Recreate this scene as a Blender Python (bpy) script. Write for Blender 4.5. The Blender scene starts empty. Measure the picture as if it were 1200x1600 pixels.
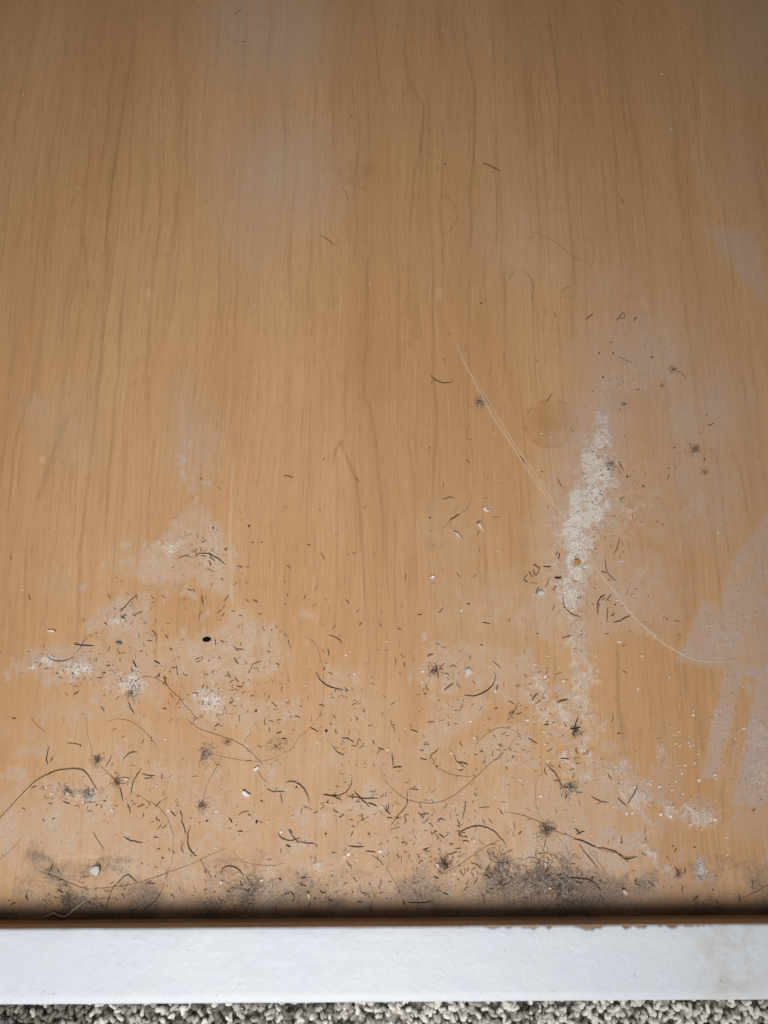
import bpy, bmesh, math, random
import numpy as np
from mathutils import Vector, Matrix

random.seed(7)
rng = np.random.default_rng(11)
S = bpy.context.scene
COL = S.collection

# ------------------------------------------------------------------ camera
F = 1208.0                 # focal length in photo pixels (photo is 1200 x 1600)
H = 0.2196                 # camera height above the panel, metres
TILT = math.radians(14.0)
ROLL = math.radians(-0.40)
cam_data = bpy.data.cameras.new("camera")
cam = bpy.data.objects.new("camera", cam_data)
COL.objects.link(cam)
cam_data.sensor_fit = 'VERTICAL'
cam_data.sensor_height = 24.0
cam_data.lens = 24.0 * F / 1600.0
cam_data.clip_start = 0.005
cam_data.clip_end = 50.0
R3 = (Matrix.Rotation(TILT, 3, 'X') @ Matrix.Rotation(ROLL, 3, 'Z'))
cam.matrix_world = Matrix.Translation((0, 0, H)) @ R3.to_4x4()
cam_data.dof.use_dof = True
cam_data.dof.focus_distance = 0.228
cam_data.dof.aperture_fstop = 11.0
S.camera = cam
S.render.resolution_x, S.render.resolution_y = 768, 1024

# ------------------------------------------------------------------ world and light
W = bpy.data.worlds.new("World")
S.world = W
W.use_nodes = True
bg = W.node_tree.nodes["Background"]
bg.inputs[0].default_value = (0.80, 0.88, 1.0, 1)
bg.inputs[1].default_value = 0.055

def area(name, loc, target, size, size_y, power, color):
    d = bpy.data.lights.new(name, 'AREA')
    d.shape = 'RECTANGLE'
    d.size, d.size_y = size, size_y
    d.energy = power
    d.color = color
    o = bpy.data.objects.new(name, d)
    COL.objects.link(o)
    o.location = loc
    o.rotation_euler = (Vector(target) - Vector(loc)).to_track_quat('-Z', 'Y').to_euler()
    return o

# soft daylight from a window in front of the cabinet, low over the rail
key = area("window_light", (-0.070, -0.300, 0.415), (-0.040, -0.034, 0.0), 0.38, 0.44, 0.635, (1.0, 0.975, 0.95))
key.data.spread = math.radians(50)

S.view_settings.view_transform = 'Standard'
S.view_settings.look = 'None'
S.view_settings.exposure = 0.0
S.view_settings.gamma = 1.0
S.cycles.use_denoising = True

# ------------------------------------------------------------------ helpers
R_np = np.array(R3)

def px_floor(u, v, z=0.0):
    """point of the plane z that the photo shows at pixel u, v"""
    d = R3 @ Vector(((u - 600.0) / F, -(v - 800.0) / F, -1.0))
    t = (z - H) / d.z
    return Vector((d.x * t, d.y * t, z))

def floor_px(X, Y):
    P = np.stack([X, Y, np.full_like(X, -H)], -1) @ R_np      # R^T p
    w = -P[..., 2]
    return 600 + F * P[..., 0] / w, 800 - F * P[..., 1] / w

def link(name, mesh, mat=None, parent=None):
    o = bpy.data.objects.new(name, mesh)
    COL.objects.link(o)
    if mat:
        mesh.materials.append(mat)
    if parent:
        o.parent = parent
    return o

def tag(o, label=None, cat=None, group=None, kind=None):
    if label: o["label"] = label
    if cat: o["category"] = cat
    if group: o["group"] = group
    if kind: o["kind"] = kind
    return o

def hash2(ix, iy, seed):
    n = (ix.astype(np.int64) * 374761393 + iy.astype(np.int64) * 668265263 + seed * 1442695041) & 0xffffffff
    n = ((n ^ (n >> 13)) * 1274126177) & 0xffffffff
    n = (n ^ (n >> 16)) & 0xffffff
    return n / float(0xffffff)

def vnoise(x, y, seed=0):
    ix, iy = np.floor(x), np.floor(y)
    fx, fy = x - ix, y - iy
    fx = fx * fx * (3 - 2 * fx); fy = fy * fy * (3 - 2 * fy)
    a = hash2(ix, iy, seed); b = hash2(ix + 1, iy, seed)
    c = hash2(ix, iy + 1, seed); d = hash2(ix + 1, iy + 1, seed)
    return (a * (1 - fx) + b * fx) * (1 - fy) + (c * (1 - fx) + d * fx) * fy

def fbm(x, y, seed=0, octv=4):
    s, a, t = 0, 0.5, 0
    for i in range(octv):
        s = s + a * vnoise(x * 2 ** i, y * 2 ** i, seed + i * 17)
        t += a; a *= 0.55
    return s / t

def sstep(a, b, x):
    t = np.clip((x - a) / (b - a), 0, 1)
    return t * t * (3 - 2 * t)

def seg_dist(px, py, pts):
    best = np.full(px.shape, 1e9)
    tt = np.zeros(px.shape)
    n = len(pts) - 1
    for i in range(n):
        ax, ay = pts[i]; bx, by = pts[i + 1]
        dx, dy = bx - ax, by - ay
        L = dx * dx + dy * dy + 1e-9
        t = np.clip(((px - ax) * dx + (py - ay) * dy) / L, 0, 1)
        d = np.hypot(px - ax - t * dx, py - ay - t * dy)
        m = d < best
        best = np.where(m, d, best)
        tt = np.where(m, (i + t) / n, tt)
    return best, tt

def inside(px, py, pts):
    r = np.zeros(px.shape, bool)
    n = len(pts)
    for i in range(n):
        ax, ay = pts[i]; bx, by = pts[(i + 1) % n]
        if ay == by: continue
        c = ((ay > py) != (by > py)) & (px < (bx - ax) * (py - ay) / (by - ay) + ax)
        r ^= c
    return r

class Paint:
    """dirt coverage drawn over the panel"""
    def __init__(s, u, v):
        s.u, s.v = u, v
        s.a = np.zeros(u.shape)
    def _box(s, x0, y0, x1, y1):
        return np.nonzero((s.u > x0) & (s.u < x1) & (s.v > y0) & (s.v < y1))
    def _put(s, idx, val, mode):
        if mode == 'max': s.a[idx] = np.maximum(s.a[idx], val)
        elif mode == 'cut': s.a[idx] = s.a[idx] * (1 - val)
        else: s.a[idx] = np.clip(s.a[idx] + val, 0, 1.2)
    def poly(s, pts, k, fe=14, mode='max'):
        xs = [p[0] for p in pts]; ys = [p[1] for p in pts]
        i = s._box(min(xs) - fe, min(ys) - fe, max(xs) + fe, max(ys) + fe)
        if not len(i[0]): return
        px, py = s.u[i], s.v[i]
        d, _ = seg_dist(px, py, list(pts) + [pts[0]])
        d = np.where(inside(px, py, pts), -d, d)
        s._put(i, k * sstep(fe, -fe, d), mode)
    def blob(s, cx, cy, rx, ry, k, rot=0, mode='max', p=1.0):
        r = max(rx, ry) * 1.05
        i = s._box(cx - r, cy - r, cx + r, cy + r)
        if not len(i[0]): return
        c, q = math.cos(rot), math.sin(rot)
        dx, dy = s.u[i] - cx, s.v[i] - cy
        d = np.hypot((dx * c + dy * q) / rx, (-dx * q + dy * c) / ry)
        s._put(i, k * sstep(1, 0, d) ** p, mode)
    def stroke(s, pts, w, k, mode='max', soft=1.0, fade=False):
        ws = w if isinstance(w, (list, tuple)) else [w, w]
        m = max(ws) * 1.6 + 2
        xs = [p[0] for p in pts]; ys = [p[1] for p in pts]
        i = s._box(min(xs) - m, min(ys) - m, max(xs) + m, max(ys) + m)
        if not len(i[0]): return
        d, t = seg_dist(s.u[i], s.v[i], pts)
        wv = np.interp(t, np.linspace(0, 1, len(ws)), ws)
        kk = k if not isinstance(k, (list, tuple)) else np.interp(t, np.linspace(0, 1, len(k)), k)
        if fade: kk = kk * np.clip(np.minimum(t, 1 - t) * 8, 0, 1)
        s._put(i, kk * sstep(wv * (0.5 + 0.5 * soft), wv * (0.5 - 0.5 * soft), d), mode)

# ------------------------------------------------------------------ node helpers
def newmat(name):
    m = bpy.data.materials.new(name)
    m.use_nodes = True
    nt = m.node_tree
    return m, nt, nt.nodes["Principled BSDF"]

def N(nt, t, **kw):
    n = nt.nodes.new(t)
    for k, v in kw.items():
        if k.startswith('i_'):
            key = k[2:]
            key = int(key) if key.isdigit() else key.replace('_', ' ')
            n.inputs[key].default_value = v
        else:
            setattr(n, k, v)
    return n

def mathn(nt, op, a, b=None, clamp=False):
    n = N(nt, 'ShaderNodeMath', operation=op, use_clamp=clamp)
    for i, x in enumerate((a, b)):
        if x is None: continue
        if isinstance(x, (int, float)): n.inputs[i].default_value = x
        else: nt.links.new(x, n.inputs[i])
    return n.outputs[0]

def mix(nt, fac, a, b, blend='MIX'):
    n = N(nt, 'ShaderNodeMix', data_type='RGBA', blend_type=blend)
    for i, x in ((0, fac), (6, a), (7, b)):
        if isinstance(x, (int, float)): n.inputs[i].default_value = x
        elif isinstance(x, tuple): n.inputs[i].default_value = (*x, 1)
        else: nt.links.new(x, n.inputs[i])
    return n.outputs[2]

def noise(nt, co, scale=(1, 1, 1), sc=1.0, detail=3, rough=0.55, dist=0.0):
    mp = N(nt, 'ShaderNodeMapping')
    mp.inputs['Scale'].default_value = scale
    nt.links.new(co, mp.inputs['Vector'])
    n = N(nt, 'ShaderNodeTexNoise')
    n.inputs['Scale'].default_value = sc
    n.inputs['Detail'].default_value = detail
    n.inputs['Roughness'].default_value = rough
    n.inputs['Distortion'].default_value = dist
    nt.links.new(mp.outputs[0], n.inputs['Vector'])
    return n.outputs[0]

def ramp(nt, x, lo, hi, a=0.0, b=1.0):
    n = N(nt, 'ShaderNodeMapRange', interpolation_type='SMOOTHSTEP')
    nt.links.new(x, n.inputs[0])
    n.inputs[1].default_value, n.inputs[2].default_value = lo, hi
    n.inputs[3].default_value, n.inputs[4].default_value = a, b
    return n.outputs[0]

def attr(nt, name):
    return N(nt, 'ShaderNodeAttribute', attribute_name=name)

def bump(nt, h, strength, dist, prev=None):
    n = N(nt, 'ShaderNodeBump')
    n.inputs['Strength'].default_value = strength
    n.inputs['Distance'].default_value = dist
    nt.links.new(h, n.inputs['Height'])
    if prev: nt.links.new(prev, n.inputs['Normal'])
    return n.outputs[0]

# ------------------------------------------------------------------ materials
def mat_panel():
    m, nt, b = newmat("dusty_maple_veneer")
    co = N(nt, 'ShaderNodeTexCoord').outputs['Object']
    # the grain wanders: shift across by slow noise
    sep = N(nt, 'ShaderNodeSeparateXYZ'); nt.links.new(co, sep.inputs[0])
    slow = noise(nt, co, (16, 9, 1), 1, 3, 0.5)
    quick = noise(nt, co, (70, 45, 1), 1, 2, 0.5)
    off = mathn(nt, 'ADD', mathn(nt, 'MULTIPLY', mathn(nt, 'SUBTRACT', slow, 0.5), 0.013), mathn(nt, 'MULTIPLY', mathn(nt, 'SUBTRACT', quick, 0.5), 0.0013))
    cmb = N(nt, 'ShaderNodeCombineXYZ')
    nt.links.new(mathn(nt, 'ADD', sep.outputs[0], off), cmb.inputs[0])
    nt.links.new(sep.outputs[1], cmb.inputs[1])
    gc = cmb.outputs[0]
    big = noise(nt, gc, (30, 3, 1), 1, 2, 0.5)
    mid = noise(nt, gc, (210, 7, 1), 1, 3, 0.55)
    pore = noise(nt, gc, (640, 9, 1), 1, 2, 0.5)
    fine = noise(nt, gc, (1700, 38, 1), 1, 3, 0.6)
    tick = noise(nt, gc, (2600, 190, 1), 1, 2, 0.5)
    patch = noise(nt, gc, (60, 22, 1), 1, 3, 0.55)
    base = mix(nt, ramp(nt, big, 0.32, 0.68), (0.515, 0.284, 0.132), (0.585, 0.350, 0.176))
    base = mix(nt, ramp(nt, patch, 0.35, 0.70, 0, 0.30), base, (0.535, 0.288, 0.132))
    base = mix(nt, ramp(nt, mid, 0.44, 0.70, 0, 0.26), base, (0.430, 0.235, 0.100))
    base = mix(nt, ramp(nt, pore, 0.61, 0.66, 0, 0.26), base, (0.350, 0.182, 0.075))
    base = mix(nt, ramp(nt, fine, 0.46, 0.72, 0, 0.36), base, (0.400, 0.214, 0.092))
    base = mix(nt, ramp(nt, fine, 0.46, 0.26, 0, 0.30), base, (0.700, 0.470, 0.270))
    base = mix(nt, ramp(nt, tick, 0.56, 0.72, 0, 0.46), base, (0.345, 0.180, 0.078))
    a = attr(nt, "wood")           # r grain line, g pale scratch, b ring stain
    sp = N(nt, 'ShaderNodeSeparateColor'); nt.links.new(a.outputs[0], sp.inputs[0])
    g = mathn(nt, 'MULTIPLY', sp.outputs[0], ramp(nt, fine, 0.2, 0.6, 0.5, 1.0))
    base = mix(nt, g, base, (0.285, 0.150, 0.068))
    base = mix(nt, sp.outputs[2], base, (0.40, 0.195, 0.060))
    base = mix(nt, sp.outputs[1], base, (0.72, 0.52, 0.33))
    # dust
    d = attr(nt, "dust")           # r film, g caked powder, b grime with some painted rail shade
    sd = N(nt, 'ShaderNodeSeparateColor'); nt.links.new(d.outputs[0], sd.inputs[0])
    film, cake, grime = sd.outputs
    n1 = noise(nt, co, (900, 700, 1), 1, 4, 0.7)
    n2 = noise(nt, co, (2600, 2200, 1), 1, 2, 0.6)
    n3 = noise(nt, co, (1800, 240, 1), 1, 3, 0.6)
    fbreak = mathn(nt, 'ADD', mathn(nt, 'MULTIPLY', n1, 0.4), mathn(nt, 'MULTIPLY', n3, 0.6))
    fm = mathn(nt, 'MULTIPLY', film, ramp(nt, fbreak, 0.34, 0.62, 0.58, 1.18), True)
    base = mix(nt, fm, base, mix(nt, d.outputs['Alpha'], mix(nt, ramp(nt, n2, 0.35, 0.7), (0.500, 0.365, 0.262), (0.635, 0.495, 0.380)), mix(nt, ramp(nt, n2, 0.35, 0.7), (0.430, 0.330, 0.282), (0.550, 0.445, 0.388))))
    t = mathn(nt, 'ADD', cake, mathn(nt, 'MULTIPLY', mathn(nt, 'SUBTRACT', n1, 0.5), 1.3))
    ck = mathn(nt, 'MULTIPLY', ramp(nt, t, 0.24, 0.95), ramp(nt, cake, 0.02, 0.25))
    base = mix(nt, mathn(nt, 'MULTIPLY', ck, 0.84), base,
               mix(nt, ramp(nt, n2, 0.30, 0.72), (0.54, 0.475, 0.405), (0.86, 0.815, 0.760)))
    t2 = mathn(nt, 'ADD', grime, mathn(nt, 'MULTIPLY', mathn(nt, 'SUBTRACT', n1, 0.5), 0.9))
    gm = mathn(nt, 'MULTIPLY', ramp(nt, t2, 0.18, 1.0), ramp(nt, grime, 0.0, 0.25))
    base = mix(nt, mathn(nt, 'MULTIPLY', gm, 0.85), base,
               mix(nt, ramp(nt, n2, 0.35, 0.68), (0.110, 0.080, 0.058), (0.33, 0.26, 0.205)))
    nt.links.new(base, b.inputs['Base Color'])
    r = mathn(nt, 'ADD', 0.46, mathn(nt, 'MULTIPLY', mathn(nt, 'MAXIMUM', fm, ck), 0.42), True)
    nt.links.new(r, b.inputs['Roughness'])
    b.inputs['Specular IOR Level'].default_value = 0.35
    h = mathn(nt, 'ADD', mathn(nt, 'MULTIPLY', ck, mathn(nt, 'ADD', n2, n1)), mathn(nt, 'MULTIPLY', gm, n2))
    p = bump(nt, fine, 0.10, 0.00008)
    p = bump(nt, h, 0.45, 0.00022, p)
    nt.links.new(p, b.inputs['Normal'])
    return m

def mat_simple(name, c, rough=0.6, spec=0.3, var=0.0, scale=2500, c2=None):
    m, nt, b = newmat(name)
    b.inputs['Roughness'].default_value = rough
    b.inputs['Specular IOR Level'].default_value = spec
    co = N(nt, 'ShaderNodeTexCoord').outputs['Object']
    n = noise(nt, co, (scale,) * 3, 1, 3, 0.6)
    c2 = c2 or tuple(x * 0.55 for x in c)
    nt.links.new(mix(nt, ramp(nt, n, 0.35, 0.7), c, c2), b.inputs['Base Color'])
    return m

def mat_tone(name, rough=0.85, spec=0.2):
    m, nt, b = newmat(name)
    b.inputs['Roughness'].default_value = rough
    b.inputs['Specular IOR Level'].default_value = spec
    nt.links.new(attr(nt, "tone").outputs[0], b.inputs['Base Color'])
    return m

def mat_rail_wood():
    m, nt, b = newmat("rail_bare_wood")
    co = N(nt, 'ShaderNodeTexCoord').outputs['Object']
    n = noise(nt, co, (14, 500, 900), 1, 4, 0.6, 0.2)
    c = mix(nt, ramp(nt, n, 0.35, 0.7), (0.62, 0.36, 0.17), (0.46, 0.25, 0.11))
    z = N(nt, 'ShaderNodeSeparateXYZ'); nt.links.new(co, z.inputs[0])
    n2 = noise(nt, co, (60, 400, 400), 1, 3, 0.6)
    dusty = ramp(nt, mathn(nt, 'ADD', z.outputs[2], mathn(nt, 'MULTIPLY', mathn(nt, 'SUBTRACT', n2, 0.5), 0.001)), 0.0028, 0.0040, 0, 0.7)
    c = mix(nt, dusty, c, (0.60, 0.47, 0.37))
    c = mix(nt, ramp(nt, z.outputs[2], 0.00725, 0.00735), c, mix(nt, ramp(nt, n2, .4, .6), (0.20, 0.115, 0.065), (0.36, 0.24, 0.15)))
    nt.links.new(c, b.inputs['Base Color'])
    b.inputs['Roughness'].default_value = 0.65
    nt.links.new(bump(nt, n, 0.3, 0.0002), b.inputs['Normal'])
    return m

def mat_paint():
    m, nt, b = newmat("white_gloss_paint")
    co = N(nt, 'ShaderNodeTexCoord').outputs['Object']
    n = noise(nt, co, (60, 60, 60), 1, 3, 0.5)
    peel = noise(nt, co, (620, 520, 520), 1, 3, 0.6, 0.6)
    lump = noise(nt, co, (150, 190, 190), 1, 2, 0.5)
    speck = noise(nt, co, (900, 900, 900), 1, 2, 0.5)
    c = mix(nt, ramp(nt, n, 0.3, 0.7), (0.648, 0.698, 0.770), (0.675, 0.712, 0.770))
    st = attr(nt, "stain").outputs['Fac']
    sn = noise(nt, co, (230, 230, 230), 1, 4, 0.65)
    c = mix(nt, mathn(nt, 'MULTIPLY', st, ramp(nt, sn, 0.36, 0.66, 0.10, 0.60)), c, (0.50, 0.495, 0.445))
    sc1 = noise(nt, co, (60, 900, 300), 1, 3, 0.6, 0.4)
    c = mix(nt, ramp(nt, sc1, 0.66, 0.74, 0, 0.30), c, (0.46, 0.45, 0.43))
    c = mix(nt, ramp(nt, speck, 0.72, 0.76, 0, 0.8), c, (0.22, 0.19, 0.17))
    nt.links.new(c, b.inputs['Base Color'])
    b.inputs['Roughness'].default_value = 0.42
    b.inputs['Specular IOR Level'].default_value = 0.4
    p = bump(nt, lump, 0.12, 0.0010)
    p = bump(nt, peel, 0.40, 0.00020, p)
    nt.links.new(p, b.inputs['Normal'])
    return m

M_panel = mat_panel()
M_railw = mat_rail_wood()
M_paint = mat_paint()
M_hair = {
    'k': mat_simple("black_hair", (0.046, 0.030, 0.020), 0.6, 0.15),
    'b': mat_simple("brown_hair", (0.230, 0.140, 0.082), 0.5, 0.25),
    'l': mat_simple("light_brown_hair", (0.380, 0.240, 0.142), 0.5, 0.25),
    'g': mat_simple("dusty_grey_hair", (0.150, 0.130, 0.115), 0.8, 0.2),
    'w': mat_simple("pale_hair", (0.82, 0.75, 0.66), 0.4, 0.4, c2=(0.70, 0.62, 0.53)),
}
M_white = mat_simple("white_flake", (0.80, 0.77, 0.74), 0.5, 0.4, c2=(0.66, 0.62, 0.60))
M_cream = mat_simple("cream_crumb", (0.74, 0.60, 0.45), 0.7, 0.3, c2=(0.58, 0.44, 0.31))
M_tanc = mat_simple("tan_crumb", (0.58, 0.43, 0.28), 0.7, 0.3)
M_pale = mat_simple("grey_white_flake", (0.60, 0.58, 0.52), 0.6, 0.3, c2=(0.48, 0.46, 0.42))
M_blue = mat_simple("blue_grey_flake", (0.125, 0.135, 0.165), 0.45, 0.4, c2=(0.26, 0.27, 0.29))
M_bead = mat_simple("grey_bead", (0.26, 0.26, 0.26), 0.5, 0.4, c2=(0.36, 0.36, 0.36))
M_black = mat_simple("black_pellet", (0.006, 0.005, 0.005), 0.9, 0.05)
M_dark = mat_simple("dark_crumb", (0.075, 0.050, 0.035), 0.8, 0.2)
M_string = mat_simple("tan_thread", (0.74, 0.60, 0.46), 0.8, 0.2, c2=(0.58, 0.45, 0.33))
M_yellow = mat_simple("amber_flake", (0.50, 0.28, 0.08), 0.5, 0.3)
M_tone = mat_tone("dust_particle")

# ------------------------------------------------------------------ the cabinet: panel and rail
cab = bpy.data.objects.new("cabinet", None)
COL.objects.link(cab)
tag(cab, "dusty maple veneer cabinet bottom with raised white painted front rail", "cabinet")

Y_IN = px_floor(600, 1434).y                     # where the panel meets the rail
Hr = 0.0077                                      # rail above the panel
Y_OUT = px_floor(600, 1567, Hr).y                # outer top edge of the rail
Z_CARPET = -0.062

def axis(lo, hi, step, far_lo, far_hi):
    a = list(np.arange(lo, hi + step * .5, step))
    s, x = step, hi
    while x < far_hi:
        s *= 1.25; x = min(x + s, far_hi); a.append(x)
    s, x = step, lo
    while x > far_lo:
        s *= 1.25; x = max(x - s, far_lo); a.insert(0, x)
    return np.array(a)

STEP = 0.00045
xs = axis(-0.150, 0.150, STEP, -0.45, 0.45)
ys = axis(Y_IN, 0.262, STEP, Y_IN, 0.55)
GX, GY = np.meshgrid(xs, ys)
gx, gy = GX.ravel(), GY.ravel()
u0, v0 = floor_px(gx, gy)
front = (gy < 0.5)
# ragged edges: warp what is drawn by noise
wu = (fbm(gx * 320, gy * 320, 3) - .5) * 34 + (fbm(gx * 1100, gy * 1100, 5, 2) - .5) * 16
wv = (fbm(gx * 320, gy * 320, 8) - .5) * 34 + (fbm(gx * 1100, gy * 1100, 9, 2) - .5) * 16
U, V = u0 + wu, v0 + wv
Us, Vs = u0 + wu * .35, v0 + wv * .35            # crisper copies for wiped edges

film = Paint(U, V)
# large soft hazes
for b_ in [(420, 40, 170, 170, .50), (440, 270, 170, 150, .50), (400, 330, 120, 190, .25), (1010, 560, 180, 150, .60),
           (1090, 650, 160, 150, .60), (1080, 760, 190, 180, .50), (970, 920, 180, 120, .62), (950, 780, 90, 150, .5), (700, 840, 110, 110, .25),
           (760, 950, 170, 110, .36), (305, 700, 70, 130, .42), (290, 640, 60, 90, .25), (110, 680, 90, 110, .22), (60, 640, 50, 40, .25),
           (230, 880, 110, 60, .30), (90, 910, 60, 50, .22), (560, 1130, 90, 110, .42), (690, 1290, 220, 100, .60), (330, 1250, 300, 110, .46), (560, 1200, 300, 90, .34), (860, 1260, 200, 100, .5), (200, 1180, 220, 80, .30), (880, 1330, 240, 100, .62), (700, 1250, 200, 70, .35), (560, 1320, 200, 80, .40),
           (200, 1310, 150, 90, .62), (250, 1290, 200, 120, .30), (60, 1300, 170, 110, .80), (140, 1290, 170, 90, .45), (430, 1330, 200, 80, .34), (600, 1390, 760, 76, .75), (640, 1350, 160, 60, .35),
           (1180, 60, 110, 160, .30), (1160, 260, 90, 130, .20), (280, 1230, 40, 34, .5), (130, 1110, 110, 36, .40),
           (430, 1120, 80, 60, .45), (520, 1080, 40, 40, .5), (820, 380, 170, 130, .16), (960, 450, 110, 80, .28)]:
    film.blob(*b_)
P_ = film.poly
P_([(1095, 350), (1180, 365), (1205, 480), (1150, 430)], .42, 16)
P_([(310, 790), (350, 830), (366, 880), (362, 935), (330, 925), (300, 900), (250, 912), (205, 905), (212, 870), (240, 846), (270, 820)], .62, 14)
P_([(150, 960), (180, 930), (232, 930), (236, 975), (215, 1000), (180, 995), (150, 985)], .66, 10)
P_([(18, 1040), (60, 1015), (110, 1002), (170, 1010), (160, 1050), (110, 1066), (60, 1062), (40, 1055)], .55, 10)
P_([(130, 1020), (230, 990), (255, 1040), (240, 1100), (190, 1110), (140, 1070)], .48, 14)
P_([(270, 1000), (340, 985), (372, 948), (432, 985), (452, 1030), (412, 1062), (350, 1072), (280, 1060), (252, 1030)], .70, 12)
P_([(290, 1070), (370, 1070), (450, 1110), (400, 1140), (330, 1150), (285, 1120)], .55, 14)
P_([(210, 1112), (230, 1122), (250, 1168), (232, 1150)], .45, 6)
P_([(500, 1065), (530, 1040), (560, 1050), (545, 1085), (505, 1088)], .5, 10)
P_([(60, 1212), (90, 1215), (160, 1235), (182, 1250), (140, 1258), (85, 1242)], .75, 7)
P_([(455, 1345), (520, 1340), (537, 1352), (480, 1366), (458, 1372)], .7, 7)
P_([(385, 1360), (420, 1352), (425, 1372), (395, 1375)], .55, 7)
P_([(650, 1020), (720, 1005), (780, 1015), (830, 1005), (862, 1080), (830, 1100), (790, 1096), (760, 1075), (720, 1085), (690, 1090), (680, 1075), (655, 1060)], .55, 14)
P_([(682, 1100), (740, 1085), (775, 1100), (720, 1145), (690, 1165), (650, 1180), (660, 1150)], .62, 10)
P_([(740, 1160), (775, 1140), (820, 1136), (845, 1180), (830, 1205), (760, 1200)], .60, 12)
P_([(840, 905), (880, 910), (890, 1002), (850, 1000), (790, 970)], .50, 16)
P_([(925, 890), (1010, 880), (1020, 960), (980, 985), (925, 1000)], .42, 18)
P_([(920, 1190), (982, 1190), (1012, 1235), (1022, 1310), (1008, 1300), (985, 1262), (950, 1250), (890, 1240)], .66, 9)
P_([(1026, 1250), (1110, 1245), (1122, 1282), (1080, 1292), (1040, 1282)], .40, 9)
P_([(1028, 1155), (1046, 1155), (1048, 1200), (1032, 1200)], .6, 6)
P_([(985, 1308), (1010, 1322), (1055, 1362), (1062, 1374), (1015, 1352)], .85, 6)
P_([(1086, 1335), (1108, 1335), (1114, 1372), (1092, 1378)], .85, 6)
P_([(1188, 1335), (1210, 1335), (1210, 1358), (1190, 1355)], .6, 6)
P_([(740, 1340), (910, 1340), (930, 1400), (700, 1400)], .5, 16)
film.stroke([(975, 520), (952, 600), (940, 680), (928, 760), (905, 830), (895, 930), (900, 1010)], [70, 90, 110, 120, 110, 100, 80], [.3, .55, .75, .8, .8, .7, .5], soft=1)
film.stroke([(785, 1235), (798, 1290), (806, 1345)], 16, .55, soft=.8)
film.stroke([(495, 1256), (560, 1262), (640, 1280)], 6, .6, soft=.8, fade=True)
# wiped places: bare wood again, with crisp edges
film.u, film.v = Us, Vs
film.poly([(832, 1003), (892, 1010), (885, 1045), (868, 1085), (848, 1062), (835, 1035)], .92, 4, 'cut')
film.poly([(838, 1150), (862, 1138), (888, 1152), (888, 1172), (862, 1182), (840, 1190), (830, 1172)], .9, 5, 'cut')
film.poly([(700, 1168), (735, 1128), (775, 1104), (782, 1118), (752, 1150), (722, 1182)], .8, 6, 'cut')
film.poly([(270, 915), (355, 935), (345, 985), (245, 995), (240, 950)], .8, 8, 'cut')
film.poly([(420, 1350), (458, 1340), (460, 1372), (430, 1378)], .8, 5, 'cut')
film.poly([(925, 1005), (1000, 985), (1055, 1028), (1134, 1042), (1112, 1110), (1096, 1190), (1048, 1160), (1000, 1186), (928, 1190)], .72, 8, 'cut')
film.poly([(1156, 1062), (1180, 1062), (1156, 1190), (1130, 1210), (1140, 1120)], .7, 6, 'cut')
film.blob(62, 1052, 26, 9, .8, mode='cut')
film.blob(185, 1015, 22, 20, .6, mode='cut')
streaks = vnoise(gx * 420, gy * 28, 41)
# streaky smears of wiped dust inside the patches
film.u, film.v = u0 + wu * .3, v0 + wv * .3
SM = [(310, 860, 45, 45, 22), (190, 965, 30, 22, 14), (100, 1038, 50, 18, 26), (200, 1060, 40, 34, 26), (345, 1020, 70, 40, 30), (330, 1095, 40, 30, 26), (430, 1115, 40, 30, 14), (230, 870, 40, 30, 12), (545, 1130, 34, 44, 16),
      (700, 1060, 50, 44, 24), (790, 1170, 40, 30, 18), (870, 1110, 40, 50, 26), (960, 930, 46, 44, 18), (1180, 1180, 24, 60, 24), (960, 1225, 44, 24, 18), (860, 960, 34, 34, 14), (130, 1240, 44, 12, 14), (200, 1310, 60, 40, 20), (870, 1330, 90, 40, 26), (480, 1355, 40, 12, 12), (300, 1230, 160, 40, 30), (650, 1250, 160, 40, 34), (850, 1290, 110, 40, 30), (120, 1310, 80, 40, 26), (420, 1300, 120, 40, 30), (940, 1290, 60, 50, 20), (130, 1105, 50, 10, 8), (300, 720, 22, 60, 12), (680, 1310, 80, 40, 20)]
for cx, cy, sx, sy, n in SM:
    for _ in range(n):
        x, y = random.gauss(cx, sx * .8), random.gauss(cy, sy * .8)
        a = random.choice([random.gauss(math.pi / 2, .5), random.uniform(0, math.pi)]); L = random.uniform(8, 34)
        film.stroke([(x, y), (x + math.cos(a) * L * .5 + random.gauss(0, 2), y + math.sin(a) * L * .5), (x + math.cos(a) * L, y + math.sin(a) * L)],
                    random.uniform(3, 9), random.uniform(.45, 1.0), soft=1, fade=True)
wipe = Paint(u0 + wu * .28, v0 + wv * .28)
wipe.poly([(1215, 780), (1160, 850), (1135, 890), (1125, 950), (1095, 938), (1058, 1030), (1100, 1040), (1150, 1046), (1215, 1050)], .62, 9)
wipe.poly([(1096, 938), (1060, 1028), (1110, 1036), (1165, 1030), (1160, 985), (1120, 960)], .74, 6)
wipe.poly([(1136, 1040), (1163, 1046), (1142, 1130), (1120, 1215), (1098, 1215), (1116, 1120)], .74, 4)
wipe.poly([(1183, 1066), (1160, 1050), (1215, 1020), (1215, 1256), (1146, 1258), (1158, 1180)], .90, 5)
wipe.poly([(1150, 1250), (1215, 1245), (1215, 1330), (1140, 1300)], .30, 14)
wipe.poly([(1095, 348), (1182, 366), (1210, 486), (1150, 430)], .50, 10)
wipe.poly([(682, 1100), (740, 1085), (772, 1098), (722, 1142), (690, 1168), (652, 1180), (662, 1150)], .68, 6)
wipe.poly([(208, 1112), (230, 1120), (252, 1168), (232, 1152)], .55, 4)
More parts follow.
